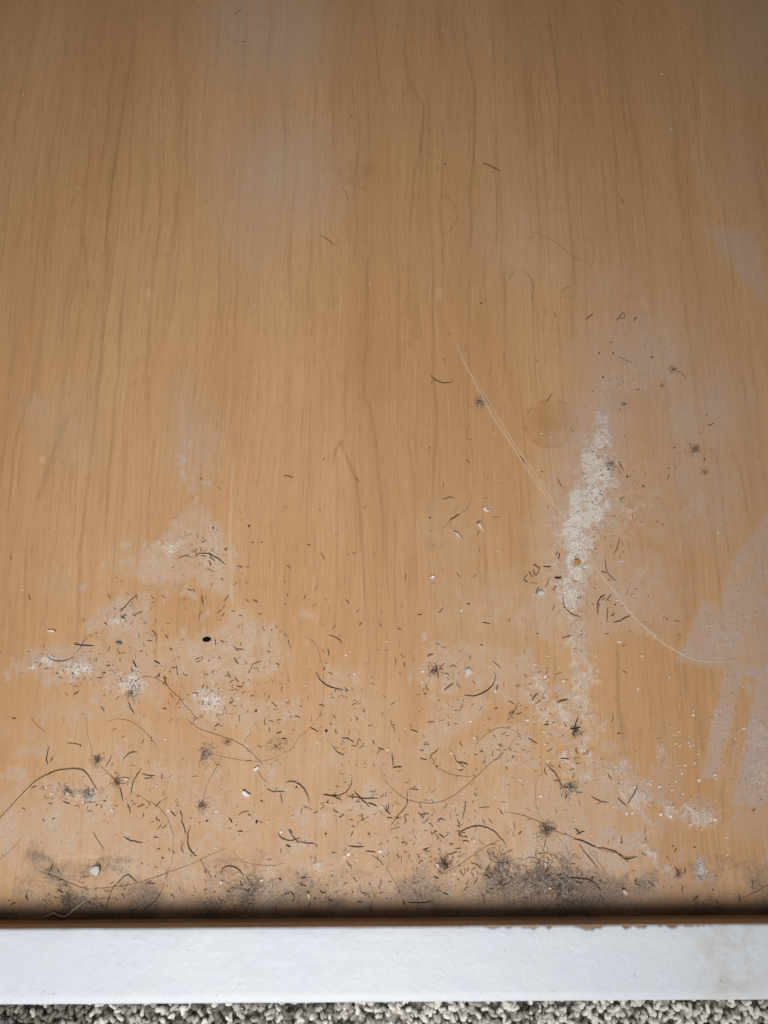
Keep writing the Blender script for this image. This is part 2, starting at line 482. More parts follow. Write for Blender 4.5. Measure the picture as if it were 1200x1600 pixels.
wipe.poly([(18, 1040), (60, 1012), (130, 1004), (170, 1012), (160, 1050), (110, 1066), (76, 1068), (92, 1050), (50, 1046), (36, 1056)], .62, 5)
wipe.poly([(150, 960), (180, 930), (232, 928), (236, 976), (215, 1000), (192, 985), (150, 985)], .58, 5)
wipe.poly([(300, 795), (318, 788), (352, 830), (366, 880), (362, 930), (338, 925), (322, 880), (300, 890), (250, 905), (212, 900), (225, 870), (262, 880), (285, 840)], .60, 7)
wipe.poly([(275, 1002), (330, 992), (372, 948), (432, 985), (450, 1030), (412, 1060), (350, 1070), (285, 1058)], .42, 10)
wipe.poly([(455, 1345), (520, 1338), (538, 1350), (480, 1364), (458, 1372)], .80, 4)
wipe.poly([(388, 1362), (420, 1352), (425, 1371), (398, 1375)], .60, 4)
wipe.stroke([(1000, 470), (1100, 560), (1160, 640)], 70, .26, soft=1)
mott = sstep(.32, .62, fbm(gx * 420, gy * 330, 71, 4))
film.a = np.maximum(film.a, .78 * sstep(.46, .70, fbm(gx * 130, gy * 170, 97, 4)) * sstep(1080, 1240, v0) * (1 - .8 * sstep(1000, 1060, u0)))
mott = mott + (0.62 - mott) * sstep(820, 620, v0)          # the upper hazes are even
filmA = np.clip(np.maximum(film.a * (0.72 + 0.4 * streaks) * (0.62 + 0.62 * mott), wipe.a * (0.72 + .3 * streaks) * (.8 + .3 * mott)), 0, 1)

cake = Paint(U, V)
cake.stroke([(972, 540), (952, 600), (944, 660), (934, 720), (925, 765), (905, 825), (898, 860), (893, 930), (898, 1000), (905, 1080), (905, 1150), (895, 1225)],
            [30, 36, 42, 50, 58, 56, 52, 50, 40, 42, 46, 48],
            [.12, .28, .50, .76, .96, 1.05, .96, .74, .44, .44, .46, .38], soft=1.0)
cake.blob(985, 800, 60, 110, .38)
cake.blob(985, 590, 60, 60, .30)
cake.poly([(818, 1062), (850, 1038), (868, 1092), (896, 1050), (928, 1000), (932, 1100), (952, 1140), (922, 1172), (935, 1225), (880, 1214), (858, 1186), (890, 1165), (892, 1140), (860, 1130), (828, 1132)], .48, 12)
cake.poly([(930, 1192), (980, 1190), (1012, 1238), (1022, 1312), (1006, 1290), (965, 1240)], .42, 11)
cake.poly([(1026, 1255), (1110, 1248), (1122, 1282), (1080, 1292), (1040, 1282)], .52, 9)
cake.poly([(990, 1312), (1010, 1322), (1052, 1360), (1020, 1350)], .62, 6)
cake.blob(1098, 1355, 18, 26, .75)
cake.blob(1038, 1178, 12, 26, .5)
for b_ in [(262, 850, 40, 28, .72), (115, 1042, 56, 28, .98), (75, 1036, 62, 20, .70), (190, 968, 44, 32, .55), (330, 1092, 54, 46, .75), (205, 1065, 50, 50, .66), (160, 1068, 24, 16, .5),
           (495, 1354, 44, 14, .62), (130, 1240, 46, 12, .50), (845, 925, 14, 12, .65), (733, 1050, 16, 12, .6), (800, 1190, 34, 12, .5), (320, 1185, 20, 10, .5),
           (345, 1015, 90, 60, .34), (320, 860, 60, 70, .36), (680, 1060, 40, 34, .26), (1190, 1180, 60, 130, .42), (1130, 1120, 30, 90, .30), (1140, 980, 90, 80, .26), (1170, 880, 70, 90, .22), (300, 950, 10, 10, .2), (800, 1140, 50, 40, .26), (150, 1003, 20, 10, .4)]:
    cake.blob(*b_)
cake.stroke([(1000, 960), (1030, 1000)], 6, .4)
cake.u, cake.v = Us, Vs
cake.poly([(832, 1003), (892, 1010), (885, 1045), (868, 1085), (848, 1062), (835, 1035)], .98, 4, 'cut')
cake.poly([(838, 1150), (862, 1140), (886, 1152), (888, 1170), (862, 1180), (840, 1190), (832, 1172)], .98, 5, 'cut')
cake.poly([(893, 872), (906, 872), (908, 884), (898, 888)], .98, 3, 'cut')
cake.poly([(872, 850), (884, 862), (890, 900), (870, 905)], .7, 5, 'cut')
cakeA = cake.a * (.62 + .62 * sstep(.30, .62, fbm(gx * 360, gy * 300, 83, 4)))

grime = Paint(U, V)
grime.stroke([(-60, 1434), (1260, 1426)], 150, .62, soft=1)  # dirt along the rail, also painting in the soft end of its shadow
for b_ in [(50, 1400, 120, 50, .62), (130, 1400, 120, 44, .66), (55, 1340, 60, 46, .48), (390, 1398, 150, 50, .60), (820, 1378, 150, 54, .85), (885, 1384, 80, 44, 1.0), (800, 1352, 80, 24, .75), (690, 1350, 34, 24, .6), (870, 1360, 60, 20, .7), (270, 1400, 90, 40, .5),
           (705, 1398, 110, 34, .40), (855, 1297, 26, 16, .55), (105, 1240, 44, 14, .40), (155, 1187, 14, 12, .6), (184, 1222, 10, 9, .6), (317, 1259, 12, 12, .65),
           (432, 1166, 22, 7, .65), (356, 1159, 10, 9, .65), (323, 1180, 18, 8, .5), (890, 1232, 18, 14, .6), (1035, 1345, 22, 10, .45), (1098, 1365, 18, 12, .42),
           (975, 632, 9, 9, .5), (1101, 738, 11, 9, .5), (1033, 602, 8, 7, .45), (1085, 702, 16, 10, .4), (1068, 668, 10, 8, .25), (1105, 657, 16, 6, .3), (750, 629, 14, 14, .6),
           (900, 1145, 12, 10, .5), (205, 1085, 20, 20, .3), (680, 1048, 14, 14, .35), (525, 1390, 70, 30, .3)]:
    grime.blob(*b_)
grime.stroke([(1008, 1322), (1040, 1340), (1062, 1368)], 6, .45)
for b_ in [(520, 1330, 260, 60, .12), (700, 1340, 200, 60, .14), (950, 1390, 240, 40, .25), (120, 1380, 160, 50, .2)]:
    grime.blob(*b_, mode="add")
grime.a = grime.a + .17 * sstep(.50, .74, fbm(gx * 240, gy * 260, 67, 4)) * sstep(1100, 1290, v0)
grimeA = np.clip(grime.a * (.55 + .75 * sstep(.3, .68, fbm(gx * 110, gy * 150, 57, 4))), 0, 1)

wood = Paint(u0 + (fbm(gx * 120, gy * 60, 31, 3) - .5) * 10, v0)
LINES = [
    ([(218, -20), (208, 60), (200, 130), (186, 220), (176, 280), (166, 350), (163, 450), (158, 560), (149, 640), (138, 760), (125, 860), (118, 1000), (112, 1150)], 6, .36),
    ([(248, 200), (249, 300), (248, 360), (240, 430), (231, 560), (225, 660)], 4, .35),
    ([(131, 360), (136, 460)], 4, .35),
    ([(196, 390), (188, 520), (178, 640), (170, 760), (163, 880)], 5, .42),
    ([(108, 640), (85, 705), (70, 755), (56, 790)], 9, .38),
    ([(72, 455), (46, 620), (22, 700), (8, 840)], 4, .34),
    ([(300, 180), (300, 420)], 3, .25), ([(105, 420), (98, 540)], 4, .25), ([(210, 40), (205, 110)], 6, .3),
    ([(577, -10), (588, 60), (594, 120), (600, 165)], 4, .35),
    ([(590, 250), (565, 280), (540, 285), (530, 260)], 10, .20),
    ([(585, 360), (574, 420), (572, 500), (568, 600), (565, 620), (578, 632), (588, 700), (597, 800), (606, 930)], 5, .38),
    ([(518, 742), (524, 705), (531, 688), (546, 722), (558, 752), (563, 810), (567, 900), (571, 1010)], 5, .48),
    ([(632, 20), (630, 80), (640, 128), (650, 150), (664, 168), (662, 200), (651, 260), (642, 330), (636, 400)], 4, .42),
    ([(640, 128), (628, 150), (622, 172)], 3, .25),
    ([(723, 15), (727, 70), (739, 120), (742, 200), (739, 270), (734, 350), (732, 440)], 5, .45),
    ([(683, 10), (688, 60)], 3, .3), ([(860, 10), (865, 90), (872, 150), (875, 200), (873, 280)], 5, .42),
    ([(884, 270), (889, 330), (896, 400), (900, 470)], 4, .38),
    ([(977, 115), (989, 190), (1000, 285)], 4, .34), ([(779, 270), (776, 350), (774, 390)], 4, .34),
    ([(850, 225), (855, 330), (857, 410)], 3, .3), ([(958, 200), (968, 290)], 3, .3), ([(1070, 255), (1082, 330)], 4, .3),
    ([(675, 390), (678, 520), (680, 640), (678, 760), (674, 880)], 4, .38),
    ([(733, 400), (735, 500), (732, 610), (738, 760)], 3, .32), ([(788, 400), (788, 520), (784, 610)], 4, .36),
    ([(832, 430), (836, 560), (845, 700)], 3, .26), ([(872, 480), (880, 600), (884, 720)], 3, .28), ([(893, 420), (897, 540)], 3, .34),
    ([(605, 735), (603, 850), (608, 940)], 4, .34), ([(752, 780), (760, 880), (762, 960)], 4, .30), ([(642, 860), (640, 960)], 4, .25),
    ([(1015, 500), (1020, 650)], 3, .2), ([(1145, 700), (1158, 740), (1172, 820)], 4, .34), ([(1105, 780), (1115, 850)], 4, .3),
    ([(1060, 870), (1068, 930), (1075, 980)], 5, .30), ([(1040, 790), (1052, 850)], 4, .26), ([(1160, 580), (1175, 680)], 4, .3),
    ([(965, 1000), (966, 1080), (975, 1180)], 7, .42), ([(1070, 1030), (1076, 1080)], 4, .4), ([(1112, 1040), (1118, 1090)], 5, .35),
    ([(1095, 1120), (1100, 1180)], 4, .45), ([(1030, 1070), (1038, 1160)], 3, .35), ([(1055, 1020), (1060, 1110)], 3, .28),
    ([(1150, 1150), (1140, 1200)], 5, .35), ([(1132, 1210), (1130, 1290)], 5, .4), ([(1090, 1080), (1092, 1130)], 3, .3),
    ([(425, 760), (428, 900)], 3, .22), ([(340, 300), (345, 520)], 3, .2), ([(470, 620), (472, 800)], 3, .2), ([(490, 820), (494, 930)], 4, .28),
    ([(450, 900), (452, 1010)], 3, .2), ([(640, 1000), (642, 1100)], 4, .2), ([(690, 990), (692, 1070)], 4, .25), ([(785, 980), (788, 1050)], 4, .28),
    ([(820, 960), (822, 1010)], 4, .3), ([(30, 900), (10, 1050)], 5, .2), ([(650, 460), (652, 520), (625, 548), (610, 590), (612, 640)], 16, .15),
]
for pts, w, k in LINES:
    wood.stroke(pts, w * .85, k * 1.1, soft=1.0, fade=True)
for i in range(150):                                # lesser grain streaks between them
    cx = random.uniform(-60, 1260); cy = random.uniform(-60, 1350); L = random.uniform(60, 330)
    lean = (cx - 600) / 4600
    pts = [(cx + lean * t * L + random.uniform(-2, 2), cy + t * L) for t in (0, .33, .66, 1)]
    wood.stroke(pts, random.uniform(2.6, 4.2), random.uniform(.10, .36), soft=1, fade=True)
scr = Paint(u0, v0)
scr.stroke([(367, 690), (361, 770), (359, 850), (361, 900), (363, 952)], 3.6, .55, soft=1, fade=True)
scr.stroke([(290, 670), (285, 800)], 3, .15, soft=1, fade=True)
scr.stroke([(1095, 100), (1098, 300), (1110, 420)], 3, .18, soft=1, fade=True)
scr.stroke([(780, 1240), (792, 1290)], 3.5, .5, soft=1, fade=True)
scr.stroke([(787, 1235), (800, 1300), (808, 1345)], 3.5, .5, soft=1, fade=True)
scr.stroke([(75, 1341), (150, 1338), (210, 1335)], 5, .45, soft=1, fade=True)
scr.stroke([(490, 1254), (540, 1260), (600, 1275)], 4, .4, soft=1, fade=True)
scr.stroke([(690, 455), (706, 515), (722, 560), (745, 604), (770, 650), (803, 700), (832, 742), (880, 806)], 3.0, [.03, .08, .14, .2, .25, .25, .25], soft=1)
scr.stroke([(902, 842), (925, 880), (952, 915), (985, 958), (1010, 982), (1040, 1007), (1075, 1026), (1110, 1032), (1150, 1030)], 3.4, [.12, .2, .3, .3, .12], soft=1)
scr.stroke([(1003, 470), (1010, 480)], 6, .3, soft=1)
scr.blob(686, 458, 8, 16, .4); scr.blob(66, 718, 8, 9, .6); scr.blob(234, 462, 8, 12, .3)
ring = Paint(u0 + wu * .2, v0 + wv * .2)
ring.blob(862, 662, 45, 39, .55, p=.3)
dd, _ = seg_dist(u0, v0, [(862 + 42 * math.cos(t), 662 + 36 * math.sin(t)) for t in np.linspace(0, 2 * math.pi, 33)])
ringA = np.maximum(ring.a, .75 * sstep(4.5, 0, dd) * sstep(.25, .6, fbm(gx * 500, gy * 500, 77, 2)))
wb = Paint(U, V)
wb.blob(570, 560, 70, 120, .25); wb.blob(560, 265, 50, 30, .3); wb.blob(590, 610, 30, 40, .25)
ringA = np.maximum(ringA, wb.a * (0.4 + streaks))

# beyond the photograph the dirt goes on in the same way
out = np.clip(np.maximum(np.maximum(-u0 - 20, u0 - 1220), -v0 - 20) / 60.0, 0, 1)
nf = fbm(gx * 30, gy * 30, 51)
filmA = filmA * (1 - out) + out * 0.6 * sstep(.5, .68, nf) * (0.6 + .5 * streaks)
cakeA = cakeA * (1 - out) + out * 0.5 * sstep(.58, .75, nf) * sstep(0.1, 0.0, gy)

crust = np.clip(cakeA, 0, 1) * (0.00005 + 0.00062 * np.maximum(0, fbm(gx * 620, gy * 620, 101, 3) - .32)) + np.clip(grimeA - .45, 0, 1) * 0.0005 * fbm(gx * 700, gy * 700, 103, 3)
crust = crust * sstep(1.0, 0.0, np.clip((np.abs(gx) - .14) / .02, 0, 1))
CR2 = crust.reshape(GX.shape)
def panel_z(x, y):
    i = min(max(int(np.searchsorted(ys, y)), 1), len(ys) - 1); j = min(max(int(np.searchsorted(xs, x)), 1), len(xs) - 1)
    return float(CR2[i - 1:i + 1, j - 1:j + 1].max())

def grid_mesh(name, X, Y, Z):
    ny, nx = X.shape
    me = bpy.data.meshes.new(name)
    nv, nq = nx * ny, (nx - 1) * (ny - 1)
    me.vertices.add(nv)
    co = np.stack([X.ravel(), Y.ravel(), Z], -1).astype(np.float32)
    me.vertices.foreach_set("co", co.ravel())
    i = (np.arange(ny - 1)[:, None] * nx + np.arange(nx - 1)[None, :]).ravel()
    q = np.stack([i, i + 1, i + 1 + nx, i + nx], -1).astype(np.int32)
    me.loops.add(nq * 4); me.polygons.add(nq)
    me.loops.foreach_set("vertex_index", q.ravel())
    me.polygons.foreach_set("loop_start", np.arange(nq, dtype=np.int32) * 4)
    me.update(); me.validate()
    return me

def add_col(me, name, r, g, b, al=None):
    a = me.attributes.new(name, 'FLOAT_COLOR', 'POINT')
    c = np.stack([r, g, b, np.ones_like(r) if al is None else al], -1).astype(np.float32)
    a.data.foreach_set("color", np.clip(c, 0, 1).ravel())

pm = grid_mesh("bottom_panel", GX, GY, crust)
pm.polygons.foreach_set("use_smooth", [True] * len(pm.polygons))
greyness = np.clip(np.maximum.reduce([sstep(960, 1090, u0), sstep(820, 640, v0), 0.55 * sstep(260, 120, u0) * sstep(1240, 1120, v0), 0.45 * sstep(780, 900, u0)])
                   + (fbm(gx * 90, gy * 90, 25) - .5) * .5, 0, 1)
add_col(pm, "dust", filmA, cakeA, grimeA, greyness)
add_col(pm, "wood", wood.a, scr.a, ringA)
panel = link("bottom_panel", pm, M_panel, cab)

def prism_x(name, prof, x0, x1, mat, parent, bev=0.0):
    """a profile in y, z swept along x"""
    bm = bmesh.new()
    a = [bm.verts.new((x0, y, z)) for y, z in prof]
    b = [bm.verts.new((x1, y, z)) for y, z in prof]
    n = len(prof)
    for i in range(n):
        bm.faces.new((a[i], a[(i + 1) % n], b[(i + 1) % n], b[i]))
    bm.faces.new(a[::-1]); bm.faces.new(b)
    bmesh.ops.recalc_face_normals(bm, faces=bm.faces)
    me = bpy.data.meshes.new(name); bm.to_mesh(me); bm.free()
    return link(name, me, mat, parent)

prism_x("panel_core", [(Y_IN, -0.0005), (Y_IN, -0.016), (0.55, -0.016), (0.55, -0.0005)], -0.45, 0.45,
        mat_simple("chipboard", (0.42, 0.30, 0.18), 0.9, 0.1), cab)
yi = Y_IN + 0.0002
rail = prism_x("front_rail", [(yi, -0.030), (yi, 0.0025), (yi - 0.0002, 0.0027), (yi - 0.0002, Hr - 0.0004), (yi - 0.0003, Hr - 0.0003),
                              (Y_OUT + 0.0006, Hr - 0.0003), (Y_OUT + 0.0006, Z_CARPET + 0.001), (Y_IN - 0.002, Z_CARPET + 0.001), (Y_IN - 0.002, -0.030)], -0.45, 0.45, M_railw, cab)

# paint skin over the rail: ragged where it has flaked off along the inner edge
def paint_skin():
    bm = bmesh.new()
    st = bm.verts.layers.float.new("stain")
    X = axis(-0.125, 0.125, 0.00035, -0.45, 0.45)
    rows = []
    for x in X:
        u, _v = floor_px(np.array([x * 1.0]), np.array([Y_IN]))
        u = float(u[0])
        e = 0.00002 + 0.00008 * float(vnoise(np.array([x * 900.]), np.array([3.]), 4)[0])
        chip = max(0, min(1, (u - 690) / 100)) * max(0, min(1, (1125 - u) / 30))
        n = float(fbm(np.array([x * 520.]), np.array([.5]), 14, 3)[0])
        e += chip * max(0.0, n - .42) * 0.0026
        n2 = float(vnoise(np.array([x * 150.]), np.array([7.]), 21)[0])
        e += 0.00012 * n2
        y0 = yi - 0.00022 - e
        y1 = Y_OUT - 0.00012 * float(vnoise(np.array([x * 300.]), np.array([9.]), 5)[0])
        prof = [(y0, Hr - 0.0003)]
        zt = Hr + 0.00004 * (n2 - .5)
        prof.append((y0 - 0.00025, zt - 0.00005))
        K = 9
        for k in range(K):
            prof.append((y0 - 0.0006 + (y1 + 0.0007 - y0 + 0.0006) * k / (K - 1), zt))
        prof += [(y1 + 0.0002, zt - 0.0002), (y1, zt - 0.0008), (y1, -0.02), (y1, Z_CARPET + 0.0012)]
        col = []
        for y, z in prof:
            vv = bm.verts.new((x, y, z))
            f = math.exp(-((u - 1105) / 45) ** 2) * .9 + math.exp(-((u - 1180) / 70) ** 2) * .5 + .12
            vv[st] = f
            col.append(vv)
        rows.append(col)
    for a, b in zip(rows[:-1], rows[1:]):
        for k in range(len(a) - 1):
            f = bm.faces.new((a[k], a[k + 1], b[k + 1], b[k])); f.smooth = True
    bmesh.ops.recalc_face_normals(bm, faces=bm.faces)
    me = bpy.data.meshes.new("white_paint"); bm.to_mesh(me); bm.free()
    return link("white_paint", me, M_paint, rail)
paint_skin()

# ------------------------------------------------------------------ carpet
def mat_carpet():
    m, nt, b = newmat("mottled_wool_loop")
    a = attr(nt, "tone")
    co = N(nt, 'ShaderNodeTexCoord').outputs['Object']
    n = noise(nt, co, (1400, 1400, 1400), 1, 3, 0.7)
    nt.links.new(mix(nt, ramp(nt, n, 0.40, 0.75, 0, .35), a.outputs[0], (0.14, 0.13, 0.12)), b.inputs['Base Color'])
    b.inputs['Roughness'].default_value = 0.95
    b.inputs['Specular IOR Level'].default_value = 0.1
    nt.links.new(bump(nt, n, 0.6, 0.0006), b.inputs['Normal'])
    return m
cm = bpy.data.meshes.new("carpet")
cm.from_pydata([(-.8, -.8, Z_CARPET - .004), (.8, -.8, Z_CARPET - .004), (.8, .8, Z_CARPET - .004), (-.8, .8, Z_CARPET - .004)], [], [(0, 1, 2, 3)])
carpet = tag(link("carpet", cm, mat_simple("carpet_backing", (0.42, 0.39, 0.345), 0.95, 0.05, scale=400)), "mottled grey and white loop carpet under the white rail", "carpet", kind="structure")

def tube_arrays(P, rad, sides=6):
    """P (n,3) centre line, rad (n,) -> verts, quads"""
    n = len(P)
    T = np.gradient(P, axis=0)
    T /= np.linalg.norm(T, axis=1, keepdims=True) + 1e-12
    up = np.array([0, 0, 1.0])
    if abs(T[:, 2]).mean() > .9: up = np.array([1.0, 0, 0])
    A = np.cross(T, up); A /= np.linalg.norm(A, axis=1, keepdims=True) + 1e-12
    B = np.cross(A, T)
    ang = np.linspace(0, 2 * np.pi, sides, endpoint=False)
    v = P[:, None, :] + rad[:, None, None] * (np.cos(ang)[None, :, None] * A[:, None, :] + np.sin(ang)[None, :, None] * B[:, None, :])
    v = v.reshape(-1, 3)
    f = []
    for i in range(n - 1):
        for k in range(sides):
            k2 = (k + 1) % sides
            f.append((i * sides + k, i * sides + k2, (i + 1) * sides + k2, (i + 1) * sides + k))
    f.append(tuple(range(sides - 1, -1, -1)))
    f.append(tuple(range((n - 1) * sides, n * sides)))
    return v, f

class Batch:
    def __init__(s): s.v, s.f, s.c, s.n = [], [], [], 0
    def add(s, v, f, col=None):
        s.v.append(v)
        s.f += [tuple(i + s.n for i in q) for q in f]
        if col is not None: s.c.append(np.tile(np.array(col), (len(v), 1)))
        s.n += len(v)
    def mesh(s, name, smooth=True):
        me = bpy.data.meshes.new(name)
        me.from_pydata(np.concatenate(s.v).tolist(), [], s.f)
        if s.c:
            c = np.concatenate(s.c)
            add_col(me, "tone", c[:, 0], c[:, 1], c[:, 2])
        if smooth: me.polygons.foreach_set("use_smooth", [True] * len(me.polygons))
        me.update()
        return me

loops = Batch()
pitch = 0.0027
yy = -0.24
row = 0
tt = np.linspace(0, 1, 11)
while yy < Y_OUT + 0.012:
    p = pitch if yy > -0.15 else pitch * 1.7
    xx = -0.22 + (row % 2) * p * .5
    while xx < 0.22:
        x = xx + random.gauss(0, p * .25); y = yy + random.gauss(0, p * .25)
        a = random.uniform(0, 2 * math.pi); ex = p * random.uniform(.5, .95); hgt = p * random.uniform(.5, 1.3)
        curl = random.uniform(.8, 1.7) * random.choice((-1, 1)); ph = random.uniform(0, 6.28)
        along = (tt - .5) * ex
        side = np.sin(ph + tt * 6.28 * curl) * ex * .42
        z = Z_CARPET - .0034 + hgt * (np.sin(math.pi * tt) ** .7) + .18 * p * np.cos(ph + tt * 9)
        P = np.stack([x + math.cos(a) * along - math.sin(a) * side, y + math.sin(a) * along + math.cos(a) * side, z], -1)
        mot = float(fbm(np.array([x * 34.]), np.array([y * 34.]), 63, 3)[0]) + 2.6 * x  # wool mottle, plus brighter light towards the right put into the yarn colour
        r_ = random.random() + (mot - .5) * 1.1
        if r_ < .14: c = (.22, .20, .175)
        elif r_ < .28: c = (.46, .43, .385)
        elif r_ < .48: c = (.60, .57, .52)
        else: c = (.84, .81, .745)
        k = random.uniform(.85, 1.08)
        rad = p * random.uniform(.20, .30) * (1 + .18 * np.sin(tt * 20 + ph))
        v, f = tube_arrays(P, rad, 6)
        loops.add(v, f, tuple(q * k for q in c))
        xx += p
    yy += p * .85
    row += 1
lo = link("carpet_pile", loops.mesh("carpet_pile"), mat_carpet(), carpet)
lo["kind"] = "stuff"

# ------------------------------------------------------------------ hairs
PXM = 5500.0
def smooth_pts(pts, per=5):
    if len(pts) == 2:
        a, b = np.array(pts[0], float), np.array(pts[1], float)
        d = b - a; nrm = np.array([-d[1], d[0]])
        mid = (a + b) / 2 + nrm * random.uniform(-.07, .07)
        pts = [tuple(a), tuple(mid), tuple(b)]
        per = 3
    p = [np.array(q, float) for q in pts]
    p = [2 * p[0] - p[1]] + p + [2 * p[-1] - p[-2]]
    o = []
    for i in range(1, len(p) - 2):
        for t in np.linspace(0, 1, per, endpoint=False):
            a, b, c, d = p[i - 1], p[i], p[i + 1], p[i + 2]
            o.append(.5 * ((2 * b) + (-a + c) * t + (2 * a - 5 * b + 4 * c - d) * t * t + (-a + 3 * b - 3 * c + d) * t ** 3))
    o.append(p[-2])
    return o

def hair_arrays(pts, w, lift=None, base=None):
    sp = smooth_pts(pts)
    n = len(sp)
    if n > 10:                       # real hairs kink a little
        wob = np.cumsum(rng.normal(0, .42, (n, 2)), axis=0)
        wob -= np.linspace(0, 1, n)[:, None] * wob[-1]
        sp = [q + k for q, k in zip(sp, wob)]
    r = w * 0.262 / PXM
    L = sum(np.linalg.norm(sp[i + 1] - sp[i]) for i in range(n - 1)) / PXM
    lift = random.uniform(.1, 1) * min(0.00022, L * .02) if lift is None else lift
    ph = random.uniform(0, 3)
    P = []
    for i, q in enumerate(sp):
        t = i / (n - 1)
        z = r + 0.00004 + lift * (math.sin(math.pi * t) ** 2 * (0.7 + .3 * math.sin(ph + 9 * t)))
        g = px_floor(q[0], q[1])
        P.append((g.x, max(g.y, Y_IN + 0.0004), z + panel_z(g.x, g.y)))
    t = np.linspace(0, 1, n)
    rad = r * (1 - .65 * np.abs(2 * t - 1) ** 5)
    return tube_arrays(np.array(P), rad, 5)

def make_obj(name, v, f, mat, smooth=True, flat=False):
    c = v.mean(axis=0); c[2] = 0
    me = bpy.data.meshes.new(name)
    me.from_pydata((v - c).tolist(), [], f)
    if smooth: me.polygons.foreach_set("use_smooth", [True] * len(me.polygons))
    me.update()
    o = link(name, me, mat)
    o.location = c
    return o

